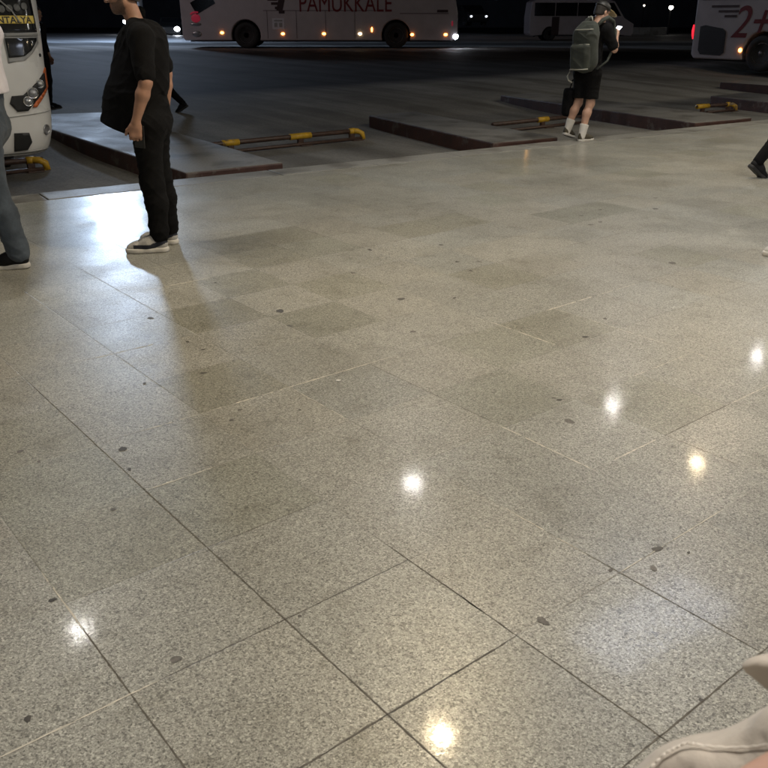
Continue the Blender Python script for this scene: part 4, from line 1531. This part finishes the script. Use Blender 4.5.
def nose_patch(name, poly, mat, off=0.008, thick=0.03, parent=None, mirror=True, div=0.03, smooth=True, side=False):
    """a panel that follows the nose; poly in (across, height)"""
    if mirror:
        nose_patch(name, poly, mat, off, thick, parent, False, div, smooth, True)
    co, fa = [], []
    for mir in (side,):
        bm = bmesh.new()
        pp = []
        n = len(poly)
        for i in range(n):
            (a, b), (c, d) = poly[i], poly[(i + 1) % n]
            m_ = max(1, int(math.hypot(c - a, d - b) / div))
            for k in range(m_):
                pp.append((a + (c - a) * k / m_, b + (d - b) * k / m_))
        bm.faces.new([bm.verts.new((x, z, 0)) for x, z in pp])
        # slicing both ways gives an inner mesh that can follow the curve
        for ax in (0, 1):
            v0, v1 = min(p[ax] for p in pp), max(p[ax] for p in pp)
            for c in np.arange(v0 + div * .7, v1, div):
                no = (1, 0, 0) if ax == 0 else (0, 1, 0)
                bmesh.ops.bisect_plane(bm, geom=list(bm.verts) + list(bm.edges) + list(bm.faces), plane_co=(c * no[0], c * no[1], 0), plane_no=no, dist=1e-5)
        bm.verts.index_update()
        base = len(co)
        for v in bm.verts:
            u, z = v.co.x, v.co.y
            co.append(nbp(2 * UC - u if mir else u, z, off))
        for f in bm.faces:
            q = [base + v.index for v in f.verts]
            fa.append(q[::-1] if mir else q)
        bm.free()
    me = bpy.data.meshes.new(name)
    me.from_pydata(co, [], fa)
    me.update()
    o = link(name, me, mat, parent or nb, smooth)
    # make the panel face forwards, then give it thickness to the inside
    md = o.modifiers.new('solid', 'SOLIDIFY')
    md.thickness = thick
    md.offset = 0
    return o


WS = [(-2.46, 1.372), (0.012, 1.372), (0.012, 1.50), (0.010, 1.66), (0.0, 2.1), (-0.03, 2.6), (-0.10, 3.0), (-2.34, 3.0), (-2.41, 2.6), (-2.44, 2.1), (-2.45, 1.66)]
nose_patch('windscreen', WS, M['glass'], 0.006, 0.012, mirror=False, div=0.035)
nose_patch('window_rail', [(-0.32, 1.338), (0.006, 1.338), (0.010, 1.364), (-0.32, 1.364)], M['busgrey'], 0.010, 0.02)
nose_patch('corner_frame', [(-0.34, 1.10), (-0.26, 1.115), (-0.18, 1.122), (-0.10, 1.176), (0.0, 1.275), (0.006, 1.332), (-0.34, 1.332)], M['busgrey'], 0.006, 0.014)
nose_patch('corner_window', [(-0.33, 1.15), (-0.24, 1.155), (-0.175, 1.163), (-0.10, 1.21), (-0.022, 1.295), (-0.014, 1.322), (-0.33, 1.322)], M['glass'], 0.014, 0.016)
nose_patch('headlamp_trim', [(0.044, 1.046), (0.040, 0.868), (0.006, 0.835), (-0.145, 0.690), (-0.182, 0.692), (-0.150, 0.74), (0.004, 0.89), (0.010, 1.01)], M['orange'], 0.008, 0.018)
nose_patch('headlamp_bay', [(0.010, 1.000), (0.004, 0.868), (-0.176, 0.722), (-0.233, 0.664), (-0.336, 0.660), (-0.395, 0.74), (-0.366, 0.806), (-0.257, 0.810), (-0.068, 0.940)], M['black'], 0.010, 0.018)
for u, z, r_ in ((-0.071, 0.905, 0.034), (-0.165, 0.825, 0.046), (-0.225, 0.752, 0.040)):
    for mir in (0, 1):
        uu = 2 * UC - u if mir else u
        p = nbp(uu, z, 0.012)
        t_ = thing('headlamp', None, None, p)
        t_.parent = nb
        mt = Matrix.Rotation(math.atan2(BH.y, BH.x) - R(90), 4, 'Z')
        bm = bmesh.new()
        lathe(bm, [(r_ + .008, 0.0), (r_ + .008, 0.02), (r_, 0.024), (r_, 0.0)], mt, 28)
        bm_obj('bezel', bm, M['chrome'], t_, True)
        bm = bmesh.new()
        lathe(bm, [(r_, 0.0), (r_ * .95, 0.010), (r_ * .7, 0.026), (r_ * .35, 0.036), (0.0001, 0.040)], mt, 28)
        bm_obj('lens', bm, plain('lamp_lens', (0.55, 0.56, 0.58), 0.12, 0.3, 40, metal=0.6), t_, True)
for u, z, r_, nm, m_ in ((-0.062, 0.468, 0.040, 'fog_lamp', 'rim'), (-0.001, 1.163, 0.013, 'washer_nozzle', 'black')):
    for mir in (0, 1):
        uu = 2 * UC - u if mir else u
        e = 0.004
        nrm = (nbp(uu + e, z) - nbp(uu - e, z)).cross(nbp(uu, z + e) - nbp(uu, z - e)).normalized()
        mt = nrm.to_track_quat('Y', 'Z').to_matrix().to_4x4()
        bm = bmesh.new()
        lathe(bm, [(r_ * 1.25, -0.01), (r_ * 1.25, 0.006), (r_, 0.008), (r_ * .95, 0.0), (r_ * .4, 0.004), (0.0001, 0.006)], mt, 26)
        o = bm_obj(nm, bm, M[m_], nb, True)
        o.location = nbp(uu, z, 0.002)
nose_patch('bumper_intake', [(-0.40, 0.462), (-0.259, 0.456), (-0.240, 0.365), (-0.290, 0.293), (-0.42, 0.288)], M['black'], 0.008, 0.014)
nose_patch('bumper_seam', [(0.040, 0.640), (0.040, 0.646), (-0.42, 0.615), (-0.42, 0.609)], M['busgrey'], 0.004, 0.006)
nose_patch('bumper_lip', [(-0.9, 0.268), (-0.9, 0.252), (-0.06, 0.262), (-0.03, 0.280)], M['busgrey'], 0.006, 0.012)
# things seen on the dash through the glass: pale round seals and a destination board
nose_patch('destination_board', [(-1.0, 1.452), (-0.004, 1.452), (-0.002, 1.520), (-1.0, 1.520)], M['destboard'], 0.020, 0.006, mirror=False)
DB = text_mesh('destination_lettering', 'ANTALYA', 0.088, M['black'], nb, (0, 0, 0), (0, 0, 0), 1.0, 0, 0.001, 0.002)
for v in DB.data.vertices:
    u = -0.425 + v.co.x
    p = nbp(u, 1.456 + v.co.y * 0.92, 0.0255 + v.co.z)
    v.co = p
for k, (u, z) in enumerate(((-0.227, 1.586), (-0.155, 1.592), (-0.080, 1.604), (-0.30, 1.58), (-0.375, 1.585))):
    r_ = 0.032
    nose_patch('window_seal', [(u + r_ * math.cos(a), z + r_ * 1.05 * math.sin(a)) for a in np.linspace(0, 2 * math.pi, 20, endpoint=False)],
               plain('pale_seal', (0.13, 0.13, 0.12), 0.5, 0.3, 60), 0.020, 0.006, mirror=False, div=0.02)
bm = bmesh.new()
add_tube(bm, [nbp(-0.16, 1.46, 0.03), nbp(-0.21, 1.56, 0.03), nbp(-0.5, 1.85, 0.03), nbp(-0.9, 2.1, 0.03)], 0.008, 8)
bm_obj('wiper', bm, M['busgrey'], nb, True)
# far side of the front axle
for sgn, uu in ((1, u_edge(0.6) - 0.02), (-1, 2 * UC - u_edge(0.6) + 0.02)):
    c = BU * uu - BH * 2.6
    w = make_wheel(nb, (c.x, c.y, 0.5), -sgn)
    w.rotation_euler = (0, 0, math.atan2(-BH.y, -BH.x))
    c = BU * uu - BH * 8.6
    w = make_wheel(nb, (c.x, c.y, 0.5), -sgn)
    w.rotation_euler = (0, 0, math.atan2(-BH.y, -BH.x))


# ------------------------------------------------------------------ far background
vn = thing('minibus', 'pale minibus with a dark window band parked side-on behind the backpacker', 'minibus', (7.9, 51.2, 0.35))
VW, VL = 1.0, 5.7
bm = bmesh.new()
pts = [(0.03, 0.36), (0.15, 0.24)]
for wx in (1.15, 4.45):
    for k in range(13):
        a = math.pi - math.pi * k / 12
        pts.append((wx + 0.42 * math.cos(a), 0.30 + 0.42 * math.sin(a)))
pts += [(VL - 0.1, 0.24), (VL, 0.40), (VL - 0.02, 0.85), (VL - 0.55, 1.15), (VL - 1.15, 1.98), (VL - 1.5, 2.06), (0.3, 2.06), (0.08, 1.95), (0.0, 1.2)]
lo = [bm.verts.new((x, -VW, z)) for x, z in pts]
hi = [bm.verts.new((x, VW, z)) for x, z in pts]
bm.faces.new(lo)
bm.faces.new(list(reversed(hi)))
for i in range(len(pts)):
    k = (i + 1) % len(pts)
    bm.faces.new((lo[i], hi[i], hi[k], lo[k]))
bm_obj('body', bm, M['coachpaint'], vn, bevel=0.04, seg=3)
bm = bmesh.new()
add_box(bm, (2.8, 0, 0.55), (5.0, 1.5, 0.6))
bm_obj('chassis', bm, M['black'], vn)
for x0, x1 in ((0.25, 1.35), (1.40, 2.55), (2.60, 3.75)):
    for sy in (-1, 1):
        bm = bmesh.new()
        add_box(bm, ((x0 + x1) / 2, sy * (VW + 0.003), 1.58), (x1 - x0, 0.012, 0.66))
        bm_obj('side_window', bm, M['glass'], vn)
for sy in (-1, 1):
    bm = bmesh.new()
    f = [bm.verts.new((x, sy * (VW + 0.009), z)) for x, z in ((3.80, 1.25), (4.95, 1.25), (4.50, 1.90), (3.80, 1.90))]
    bm.faces.new(f)
    bm_obj('front_window', bm, M['glass'], vn)
bm = bmesh.new()
add_box(bm, (VL - 0.84, 0, 1.57), (0.02, 1.7, 0.95), rot=Matrix.Rotation(R(-36), 3, 'Y'))
bm_obj('windscreen', bm, M['glass'], vn)
for x, w in ((1.42, 0.40), (3.30, 0.50)):
    bm = bmesh.new()
    add_box(bm, (x, -VW - 0.003, 0.76), (w, 0.012, 0.90))
    bm_obj('door_panel', bm, M['stripe'], vn)
for wx in (1.15, 4.45):
    for sy in (-1, 1):
        make_wheel(vn, (wx, sy * (VW - 0.04), 0.33), sy, 0.33, 0.22)
lamp_post(31, 42, 0.35, 7.5, (11, 50, 1), 170, (1.0, 0.97, 0.92), 'unseen lamp post added outside the right edge to light the pale minibus')  # added out of view to brighten the minibus side
bm = bmesh.new()
add_box(bm, (0, 0, 0.3), (3.2, 0.5, 0.5))
for k in range(4):
    add_box(bm, (-1.2 + 0.8 * k, -0.26, 0.3), (0.04, 0.03, 0.46))
o = bm_obj('concrete_barrier', bm, M['coping'], bevel=0.05)
o.location = (18.6, 66, 0.34)
tag(o, 'low pale concrete barrier beyond the backpacker', 'barrier')


def far_car(x, y, z, rz, lit, col, label):
    t = thing('car', label, 'car', (x, y, z), rz)
    prof = [(-2.1, 0.35), (-2.15, 0.8), (-1.9, 0.95), (-1.3, 1.0), (-0.7, 1.42), (0.9, 1.45), (1.6, 1.02), (2.1, 0.95), (2.15, 0.4), (1.9, 0.28), (-1.9, 0.28)]
    bm = bmesh.new()
    lo = [bm.verts.new((-0.85, a, b)) for a, b in prof]
    hi = [bm.verts.new((0.85, a, b)) for a, b in prof]
    bm.faces.new(lo)
    bm.faces.new(list(reversed(hi)))
    for i in range(len(prof)):
        j = (i + 1) % len(prof)
        bm.faces.new((lo[i], hi[i], hi[j], lo[j]))
    bm_obj('body', bm, col, t, bevel=0.08, seg=3)
    bm = bmesh.new()
    add_box(bm, (0, -1.02, 1.22), (1.45, 0.03, 0.5), rot=Matrix.Rotation(R(-55), 3, 'X'))
    for sx in (-1, 1):
        add_box(bm, (sx * 0.853, 0.1, 1.2), (0.02, 1.7, 0.32))
    bm_obj('window', bm, M['glass'], t)
    for sx in (-1, 1):
        for y_ in (-1.35, 1.3):
            w = make_wheel(t, (sx * 0.82, y_, 0.31), 1, 0.31, 0.2)
            w.rotation_euler = (0, 0, R(-90 * sx))
    for sx in (-1, 1):
        bm = bmesh.new()
        add_ball(bm, (sx * 0.60, -2.13, 0.66), (0.13 * lit[1], 0.06, 0.10 * lit[1]), 2)
        bm_obj('headlamp', bm, lit[0], t, True)
    return t


far_car(-15.4, 68, 0.12, 0.0, (M['whiteglow'], 1.6), M['black'], 'dark car facing us with both headlamps lit, behind the man in black')
far_car(6.3, 70, 0.95, R(18), (glow('dim_headlamp', (0.85, 0.9, 1.0), 1.6), 0.8), M['black'], 'dark car with dim headlamps right of the long coach')


def far_light(x, y, h, z, mat, r, label):
    t = thing('street_lamp', label, 'street lamp', (x, y, z))
    bm = bmesh.new()
    add_cyl(bm, (0, 0.1, 0), (0, 0.1, h + 0.15), 0.07, 0.05, 10)
    add_box(bm, (0, 0, h + 0.14), (0.3, 0.4, 0.08))
    bm_obj('post', bm, M['black'], t)
    bm = bmesh.new()
    add_ball(bm, (0, 0, h), r, 2)
    bm_obj('bulb', bm, mat, t, True)
    return t


far_light(21.0, 68, 1.85, 0.36, glow('far_lamp', (1, 0.95, 0.85), 10), 0.16, 'small bright white lamp on a short post left of the right hand coach')
far_light(-19.06, 68, 0.9, 0.36, M['whiteglow'], 0.15, 'small bright white lamp in front of the man in black')
far_light(9.8, 60, 6.6, 0.36, glow('sodium_lamp', (1.0, 0.50, 0.14), 40), 0.12, 'orange street lamp on a tall post far beyond the backpacker')
far_light(33, 118, 2.6, 0.36, glow('far_lamp_dim', (1, 0.9, 0.75), 4), 0.12, 'faint lamp in the darkness far to the right')

# long dark building closing the lot
wb = thing('terminal_building', 'long low dark terminal building closing the far side of the lot', 'building', (0, 120, 0.36))
bm = bmesh.new()
add_box(bm, (0, 6, 3.2), (240, 12, 6.4))
bm_obj('wall', bm, plain('dark_render', (0.09, 0.095, 0.11), 0.8, 0.2, 0.6), wb)
bm = bmesh.new()
add_box(bm, (0, 6, 6.55), (242, 13, 0.3))
bm_obj('roof', bm, M['busgrey'], wb)


# ------------------------------------------------------------------ people and what they carry
# man in black, seen from his left side, facing left
man_yaw = R(94)
MAN = dict(
    pelvis=(0, -0.01, 0.93), waist=(0, 0.06, 1.06), chest=(0, 0.0, 1.28), neck=(0, 0.035, 1.475), head=(0, 0.10, 1.645), head_rot=(R(3), R(8), 0),
    shl=(-0.20, -0.025, 1.40), shr=(0.20, -0.02, 1.40), ell=(-0.265, -0.04, 1.125), elr=(0.25, -0.085, 1.15),
    wrl=(-0.255, 0.05, 0.885), wrr=(0.23, -0.06, 0.90), hdl=(0.02, 0.14, -1), hnl=(-1, -0.1, 0), curl_l=0.95, curl_r=0.7, hnr=(1, 0, 0),
    hil=(-0.095, 0.02, 0.88), hir=(0.095, 0.01, 0.88), knl=(-0.115, 0.015, 0.47), knr=(0.10, -0.0, 0.47),
    anl=(-0.12, 0.0, 0.088), anr=(0.10, -0.035, 0.088), fyl=R(8), fyr=R(-10), girth=1.04)
man = person('man in a loose black T-shirt and black joggers with white retro trainers, facing left', (-1.565, 5.95, 0), man_yaw, MAN,
             dict(shirt=M['blacktee'], bottom=M['blacktrs'], sleeve=0.80, hem_n=(0, 0.43, -1), hem_p=(0, 0.16, 0.80), stubble=True, skin=M['skin_stubble'], shoe='retro', bunch=True, cuff=0.07,
                  leg_w=(0.090, 0.080, 0.070, 0.058), hair=M['greyhair'], hair_t=0.007, fold=0.007, tfold=0.007, shoe_len=0.30,
                  belly=[((0, -0.045, 1.37), (0, -0.03, 1.12), 0.105, 0.115), ((0, 0.075, 1.34), (0, 0.155, 1.00), 0.100, 0.125), ((0, 0.155, 1.00), (0, 0.195, 0.84), 0.125, 0.145)]), res=0.0055)


def place(root, p):
    a = root.rotation_euler[2]
    return Vector((root.location.x + p[0] * math.cos(a) - p[1] * math.sin(a), root.location.y + p[0] * math.sin(a) + p[1] * math.cos(a), root.location.z + p[2]))


def phone(loc, rot, label, lit):
    t = thing('mobile_phone', label, 'phone', loc)
    t.rotation_euler = rot
    bm = bmesh.new()
    add_box(bm, (0, 0, 0), (0.072, 0.009, 0.148))
    bm_obj('case', bm, M['black'], t, bevel=0.004)
    bm = bmesh.new()
    add_box(bm, (0, -0.0052, 0), (0.064, 0.001, 0.136))
    bm_obj('screen', bm, M['screen'] if lit else M['glass'], t)
    return t


phone(place(man, (-0.225, 0.045, 0.79)), (R(8), R(6), R(-8)), 'dark phone in the lowered hand of the man in black', False)

# backpacker walking away to the right
wyaw = R(40) - R(90)
BPK = dict(
    pelvis=(0, -0.03, 0.90), waist=(0, -0.01, 1.04), chest=(0, 0.01, 1.25), neck=(0, 0.05, 1.42), head=(0.01, 0.125, 1.565), head_rot=(R(-12), R(22), 0),
    shl=(-0.18, 0.03, 1.365), shr=(0.18, 0.03, 1.365), ell=(-0.25, 0.0, 1.09), elr=(0.25, 0.13, 1.13),
    wrl=(-0.24, 0.03, 0.86), wrr=(0.13, 0.31, 1.28), hdr=(-0.25, 0.35, 0.75), hnr=(0.75, -0.2, 0.3), curl_r=0.9, curl_l=1.6, hnl=(-1, 0, 0),
    hil=(-0.09, -0.03, 0.87), hir=(0.09, -0.03, 0.87), knl=(-0.13, -0.02, 0.47), knr=(0.065, -0.02, 0.47),
    anl=(-0.20, -0.12, 0.135), anr=(0.055, -0.13, 0.085), fyl=R(6), fyr=R(-8), fpl=R(16), girth=0.95)
wlk = person('walker in black shorts, white socks and a cap, holding a lit phone', (2.675, 11.74, 0.0), wyaw, BPK,
             dict(skin=M['skin_pale'], shirt=M['blacktee'], bottom=M['blacktrs'], shorts=True, short_z=0.53, sleeve=0.8, hem=0.80, shoe='olive', sock=M['sock'],
                  sock_h=0.135, cap=M['black'], brim=M['capbrim'], hair=M['hair'], shoe_len=0.28), res=0.007)
phone(place(wlk, (0.075, 0.40, 1.365)), (R(-62), R(8), wyaw + R(12)), 'lit phone in the raised hand of the backpacker', True)

bk = thing('backpack', 'large grey backpack with pale zip lines on the back of the walker in shorts', 'backpack', place(wlk, (0.045, -0.20, 0.84)), wyaw)
tilt = rotm(0, R(-6), 0)
sdf_obj('main_bag', [rbox((0, 0.0, 0.30), (0.175, 0.095, 0.25), 0.09, 0.03, tilt), ell((0, 0.01, 0.16), (0.14, 0.10, 0.15), 0.06), rbox((0, 0.03, 0.50), (0.145, 0.08, 0.11), 0.078, 0.06, tilt),
                     ell((0, 0.045, 0.585), (0.10, 0.05, 0.045), 0.04), folds([(20, 10, 44, 0.4, 1.0), (-18, 22, 30, 2.0, 1.2)], 0.008)], 0.008, M['packgrey'], bk)
sdf_obj('front_pocket', [rbox((0, -0.085, 0.20), (0.145, 0.06, 0.165), 0.058, 0.02, tilt), folds([(24, 10, 50, 1.4, 1.0)], 0.006)], 0.008, M['packgrey'], bk)
sdf_obj('top_pocket', [rbox((0, -0.055, 0.45), (0.12, 0.06, 0.075), 0.05, 0.02, tilt), folds([(24, 10, 50, 2.4, 1.0)], 0.005)], 0.008, M['packgrey'], bk)
for z, y in ((0.345, -0.125), (0.055, -0.155), (0.52, -0.11)):
    bm = bmesh.new()
    add_tube(bm, [(-0.14, y + 0.06, z - 0.012), (-0.10, y + 0.008, z), (0, y, z + 0.004), (0.10, y + 0.008, z + 0.008), (0.14, y + 0.06, z + 0.014)], 0.0075, 8)
    bm_obj('zip', bm, M['packtrim'], bk, True)
for sx in (-1, 1):
    bm = bmesh.new()
    add_tube(bm, [(sx * 0.10, 0.07, 0.57), (sx * 0.12, 0.14, 0.635), (sx * 0.13, 0.235, 0.665), (sx * 0.135, 0.345, 0.62), (sx * 0.14, 0.40, 0.50), (sx * 0.165, 0.38, 0.34),
                  (sx * 0.18, 0.24, 0.16), (sx * 0.15, 0.08, 0.06)], [0.02, 0.024, 0.027, 0.027, 0.026, 0.02, 0.013, 0.012], 10)
    bm_obj('shoulder_strap', bm, M['packgrey'], bk, True)
bm = bmesh.new()
add_tube(bm, [(-0.13, -0.10, 0.03), (-0.15, -0.13, -0.03), (-0.11, -0.14, -0.08), (-0.07, -0.12, -0.10)], 0.011, 8)
bm_obj('loose_strap', bm, M['packtrim'], bk, True)
bm = bmesh.new()
add_tube(bm, [(-0.04, 0.05, 0.62), (-0.03, 0.045, 0.67), (0.03, 0.045, 0.67), (0.04, 0.05, 0.62)], 0.010, 8)
bm_obj('grab_handle', bm, M['packtrim'], bk, True)

hb = thing('holdall', 'black holdall hanging from the left hand of the backpacker', 'bag', place(wlk, (-0.25, 0.045, 0.28)), wyaw)
sdf_obj('bag_body', [rbox((0, 0, 0.19), (0.075, 0.20, 0.18), 0.06, 0.02), folds([(30, 14, 20, 0.4, 1.0), (10, 34, 16, 2.0, 1.2)], 0.010)], 0.008, M['blacktee'], hb)
bm = bmesh.new()
add_tube(bm, [(0, -0.12, 0.34), (0, -0.07, 0.46), (0.01, 0.0, 0.50), (0, 0.07, 0.46), (0, 0.12, 0.34)], 0.011, 8)
bm_obj('handle', bm, M['blacktee'], hb, True)

# man in a pink shirt leaving the frame at the left
PNK = dict(
    pelvis=(0, 0.0, 0.94), waist=(0, -0.04, 1.09), chest=(0, -0.035, 1.30), neck=(0, -0.01, 1.48), head=(0, 0.04, 1.64), shl=(-0.19, -0.05, 1.42), shr=(0.19, -0.05, 1.42), head_rot=(0, R(5), 0),
    ell=(-0.25, -0.13, 1.15), wrl=(-0.25, -0.06, 0.91), elr=(0.25, 0.08, 1.16), wrr=(0.22, 0.25, 0.98),
    hil=(-0.09, -0.01, 0.90), hir=(0.09, 0.02, 0.90), knl=(-0.10, -0.03, 0.49), knr=(0.10, 0.16, 0.52),
    anl=(-0.10, -0.12, 0.090), anr=(0.10, 0.30, 0.085), fpl=R(2), fyl=R(10), girth=1.02)
person('person in pale pink shirt and grey jeans, cut off by the left edge', (-2.485, 5.50, 0), R(90), PNK,
       dict(shirt=M['pinkshirt'], bottom=M['jeans'], sleeve=1.55, hem=1.075, rise=1.13, shoe='black', bunch=True, leg_w=(0.098, 0.080, 0.070, 0.066), girth=1.02,
            sole=M['sole'], fold=0.007, tfold=0.007), res=0.006)

# person walking behind the man in black: only the trailing leg shows
WK2 = dict(anl=(-0.10, 0.36, 0.085), knl=(-0.10, 0.20, 0.50), anr=(0.10, -0.50, 0.15), knr=(0.10, -0.14, 0.49), fpr=R(32), fyl=0.05, fyr=-0.05, neck=(0, 0.06, 1.47), head=(0, 0.11, 1.62), chest=(0, 0.05, 1.30))
dk = dict(shirt=M['blacktee'], bottom=M['blacktrs'], sleeve=1.6, hem=0.86, shoe='black', sole=M['blacksole'])
person('person in dark clothes striding left, mostly hidden by the man in black', (-4.10, 15.9, -0.06), R(90), WK2, dk, res=0.011)

# person in dark clothes beside the parked bus
person('person in dark clothes standing behind the nose of the parked bus', (-6.26, 16.6, -0.06), R(-100), dict(head_rot=(0, R(8), 0)), dk, res=0.011)

# people leaving the frame at the right
RW = dict(anl=(-0.10, 0.34, 0.085), knl=(-0.10, 0.20, 0.50), anr=(0.10, -0.30, 0.155), knr=(0.10, -0.02, 0.49), fpr=R(38), fyl=0, fyr=0)
person('walker in black trousers and black shoes stepping out at the right edge', (4.06, 8.97, 0), R(-78), RW, dk, res=0.008)
person('person in light trainers standing just outside the right edge', (3.18, 5.74, 0), R(80), dict(anl=(-0.10, 0.34, 0.088), knl=(-0.10, 0.22, 0.50), anr=(0.10, -0.2, 0.10), fpr=R(10)), dict(shirt=M['blacktee'], bottom=M['jeans'], sleeve=0.7, shoe='light'), res=0.010)
person('person in dark clothes standing on the dim bay beside the right hand coach', (9.75, 19.6, -0.06), R(120), dict(), dk, res=0.012)

# ------------------------------------------------------------------ beige cloth and hand of the photographer at the lower right
CF = np.array(cam.matrix_world.to_3x3()) if False else np.array(cam.rotation_euler.to_matrix())
cR, cU, cB = CF[:, 0], CF[:, 1], -CF[:, 2]


def seen(px, py, dist):
    """a point at a real distance from the eye, measured from the photograph"""
    d = cR * (px - 384) / 850 - cU * (py - 384) / 850 + cB
    return np.array([0, 0, 1.5]) + d * dist


def sheet(name, rows, mat, parent=None, thick=0.0035, sub=4):
    bm = bmesh.new()
    vg = [[bm.verts.new(p) for p in r] for r in rows]
    for a, b in zip(vg, vg[1:]):
        for k in range(len(a) - 1):
            bm.faces.new((a[k], a[k + 1], b[k + 1], b[k]))
    o = bm_obj(name, bm, mat, parent, True)
    md = o.modifiers.new('sub', 'SUBSURF')
    md.levels = md.render_levels = sub
    md = o.modifiers.new('solid', 'SOLIDIFY')
    md.thickness = thick
    tx = bpy.data.textures.new('wrinkles', 'CLOUDS')
    tx.noise_scale = 0.03
    md = o.modifiers.new('wrinkle', 'DISPLACE')
    md.texture = tx
    md.strength = 0.006
    md.mid_level = 0.5
    return o


ph = thing('person', 'hand and beige linen garment of the photographer in the lower right corner', 'person', (0.30, 0.33, 0.0))
O = np.array([0.30, 0.33, 0.0])
gs = []
top = [(612, 800, .60), (632, 768, .60), (656, 750, .60), (680, 739, .595), (702, 736, .59), (728, 728, .58), (752, 716, .565), (775, 702, .55), (810, 680, .54)]
hemc = [(626, 800, .585), (644, 774, .58), (666, 753, .578), (686, 743, .575), (704, 746, .570), (728, 748, .562), (752, 747, .55), (775, 744, .535), (810, 738, .52)]
mid = [(650, 840, .585), (668, 800, .575), (690, 780, .56), (710, 775, .55), (726, 778, .545), (744, 784, .54), (764, 786, .525), (785, 785, .515), (815, 780, .50)]
bot = [(670, 960, .62), (690, 930, .60), (710, 915, .57), (730, 905, .555), (748, 905, .55), (765, 905, .54), (785, 905, .53), (800, 905, .52), (830, 905, .51)]
low = [(690, 1150, .66), (710, 1150, .64), (730, 1150, .62), (750, 1150, .60), (768, 1150, .59), (785, 1150, .58), (800, 1150, .57), (820, 1150, .56), (850, 1150, .55)]


def back(r, d):
    return [(x + 2, y - 1, z + d) for x, y, z in r]


rows = [[seen(*p) - O for p in r] for r in (back(top, .10), back(top, .03), top, [tuple((np.array(a) + np.array(b)) / 2 + np.array([0, 0, -.006])) for a, b in zip(top, hemc)], hemc, mid, bot, low)]
garment = sheet('garment', rows, M['beige'], ph)
# raised hem and its thick pale stitching
bm = bmesh.new()
hp = [Vector(seen(x, y, d - .004) - O) for x, y, d in hemc]
dense = []
for a, b in zip(hp, hp[1:]):
    for k in range(8):
        dense.append(a.lerp(b, k / 8))
for k in range(0, 30, 2):
    add_tube(bm, [dense[k], dense[k].lerp(dense[k + 2], .5) + Vector((0, 0, .0006)), dense[k + 2]], [0.0006, 0.0009, 0.0006], 6)
add_tube(bm, [p + Vector((0, 0, 0.0004 * math.sin(i * 1.7))) for i, p in enumerate(dense[29:])], 0.0007, 6)
bm_obj('stitching', bm, M['thread'], garment, True)
flap = [[(742, 664, .66), (744, 668, .655), (747, 672, .66)],
        [(752, 656, .655), (753, 664, .645), (755, 677, .66)],
        [(768, 653, .65), (768, 664, .635), (766, 690, .66)],
        [(800, 650, .64), (800, 668, .62), (798, 705, .66)],
        [(850, 650, .63), (850, 675, .61), (850, 725, .66)]]
sheet('sleeve_flap', [[seen(*p) - O for p in r] for r in flap], M['beige'], ph)
# the hand under the garment, fingers closed on its hem
hw = seen(762, 836, .485) - O
hd = (seen(650, 950, .50) - O) - hw
hn = -cB * 0.9 + cU * 0.3
hp_ = [seg(hw - unit(hd) * 0.22 + V(0.02, -0.04, -0.02), hw - unit(hd) * 0.02, 0.042, 0.028, 0.02)] + hand_prims(hw - unit(hd) * 0.02, hd, hn, 0.22, -1, 0.92)
sdf_obj('hand', hp_, 0.004, M['skin_pale'], ph)

# small scrap of paper on the floor
bm = bmesh.new()
pts = [(-0.012, -0.006), (0.002, -0.010), (0.014, -0.003), (0.010, 0.008), (-0.004, 0.009)]
add_prism(bm, pts, 0.0, 0.004)
o = bm_obj('paper_scrap', bm, M['sole'])
o.location = (-0.207, 3.518, 0.0008)
tag(o, 'tiny white scrap of paper lying on the granite floor', 'litter')
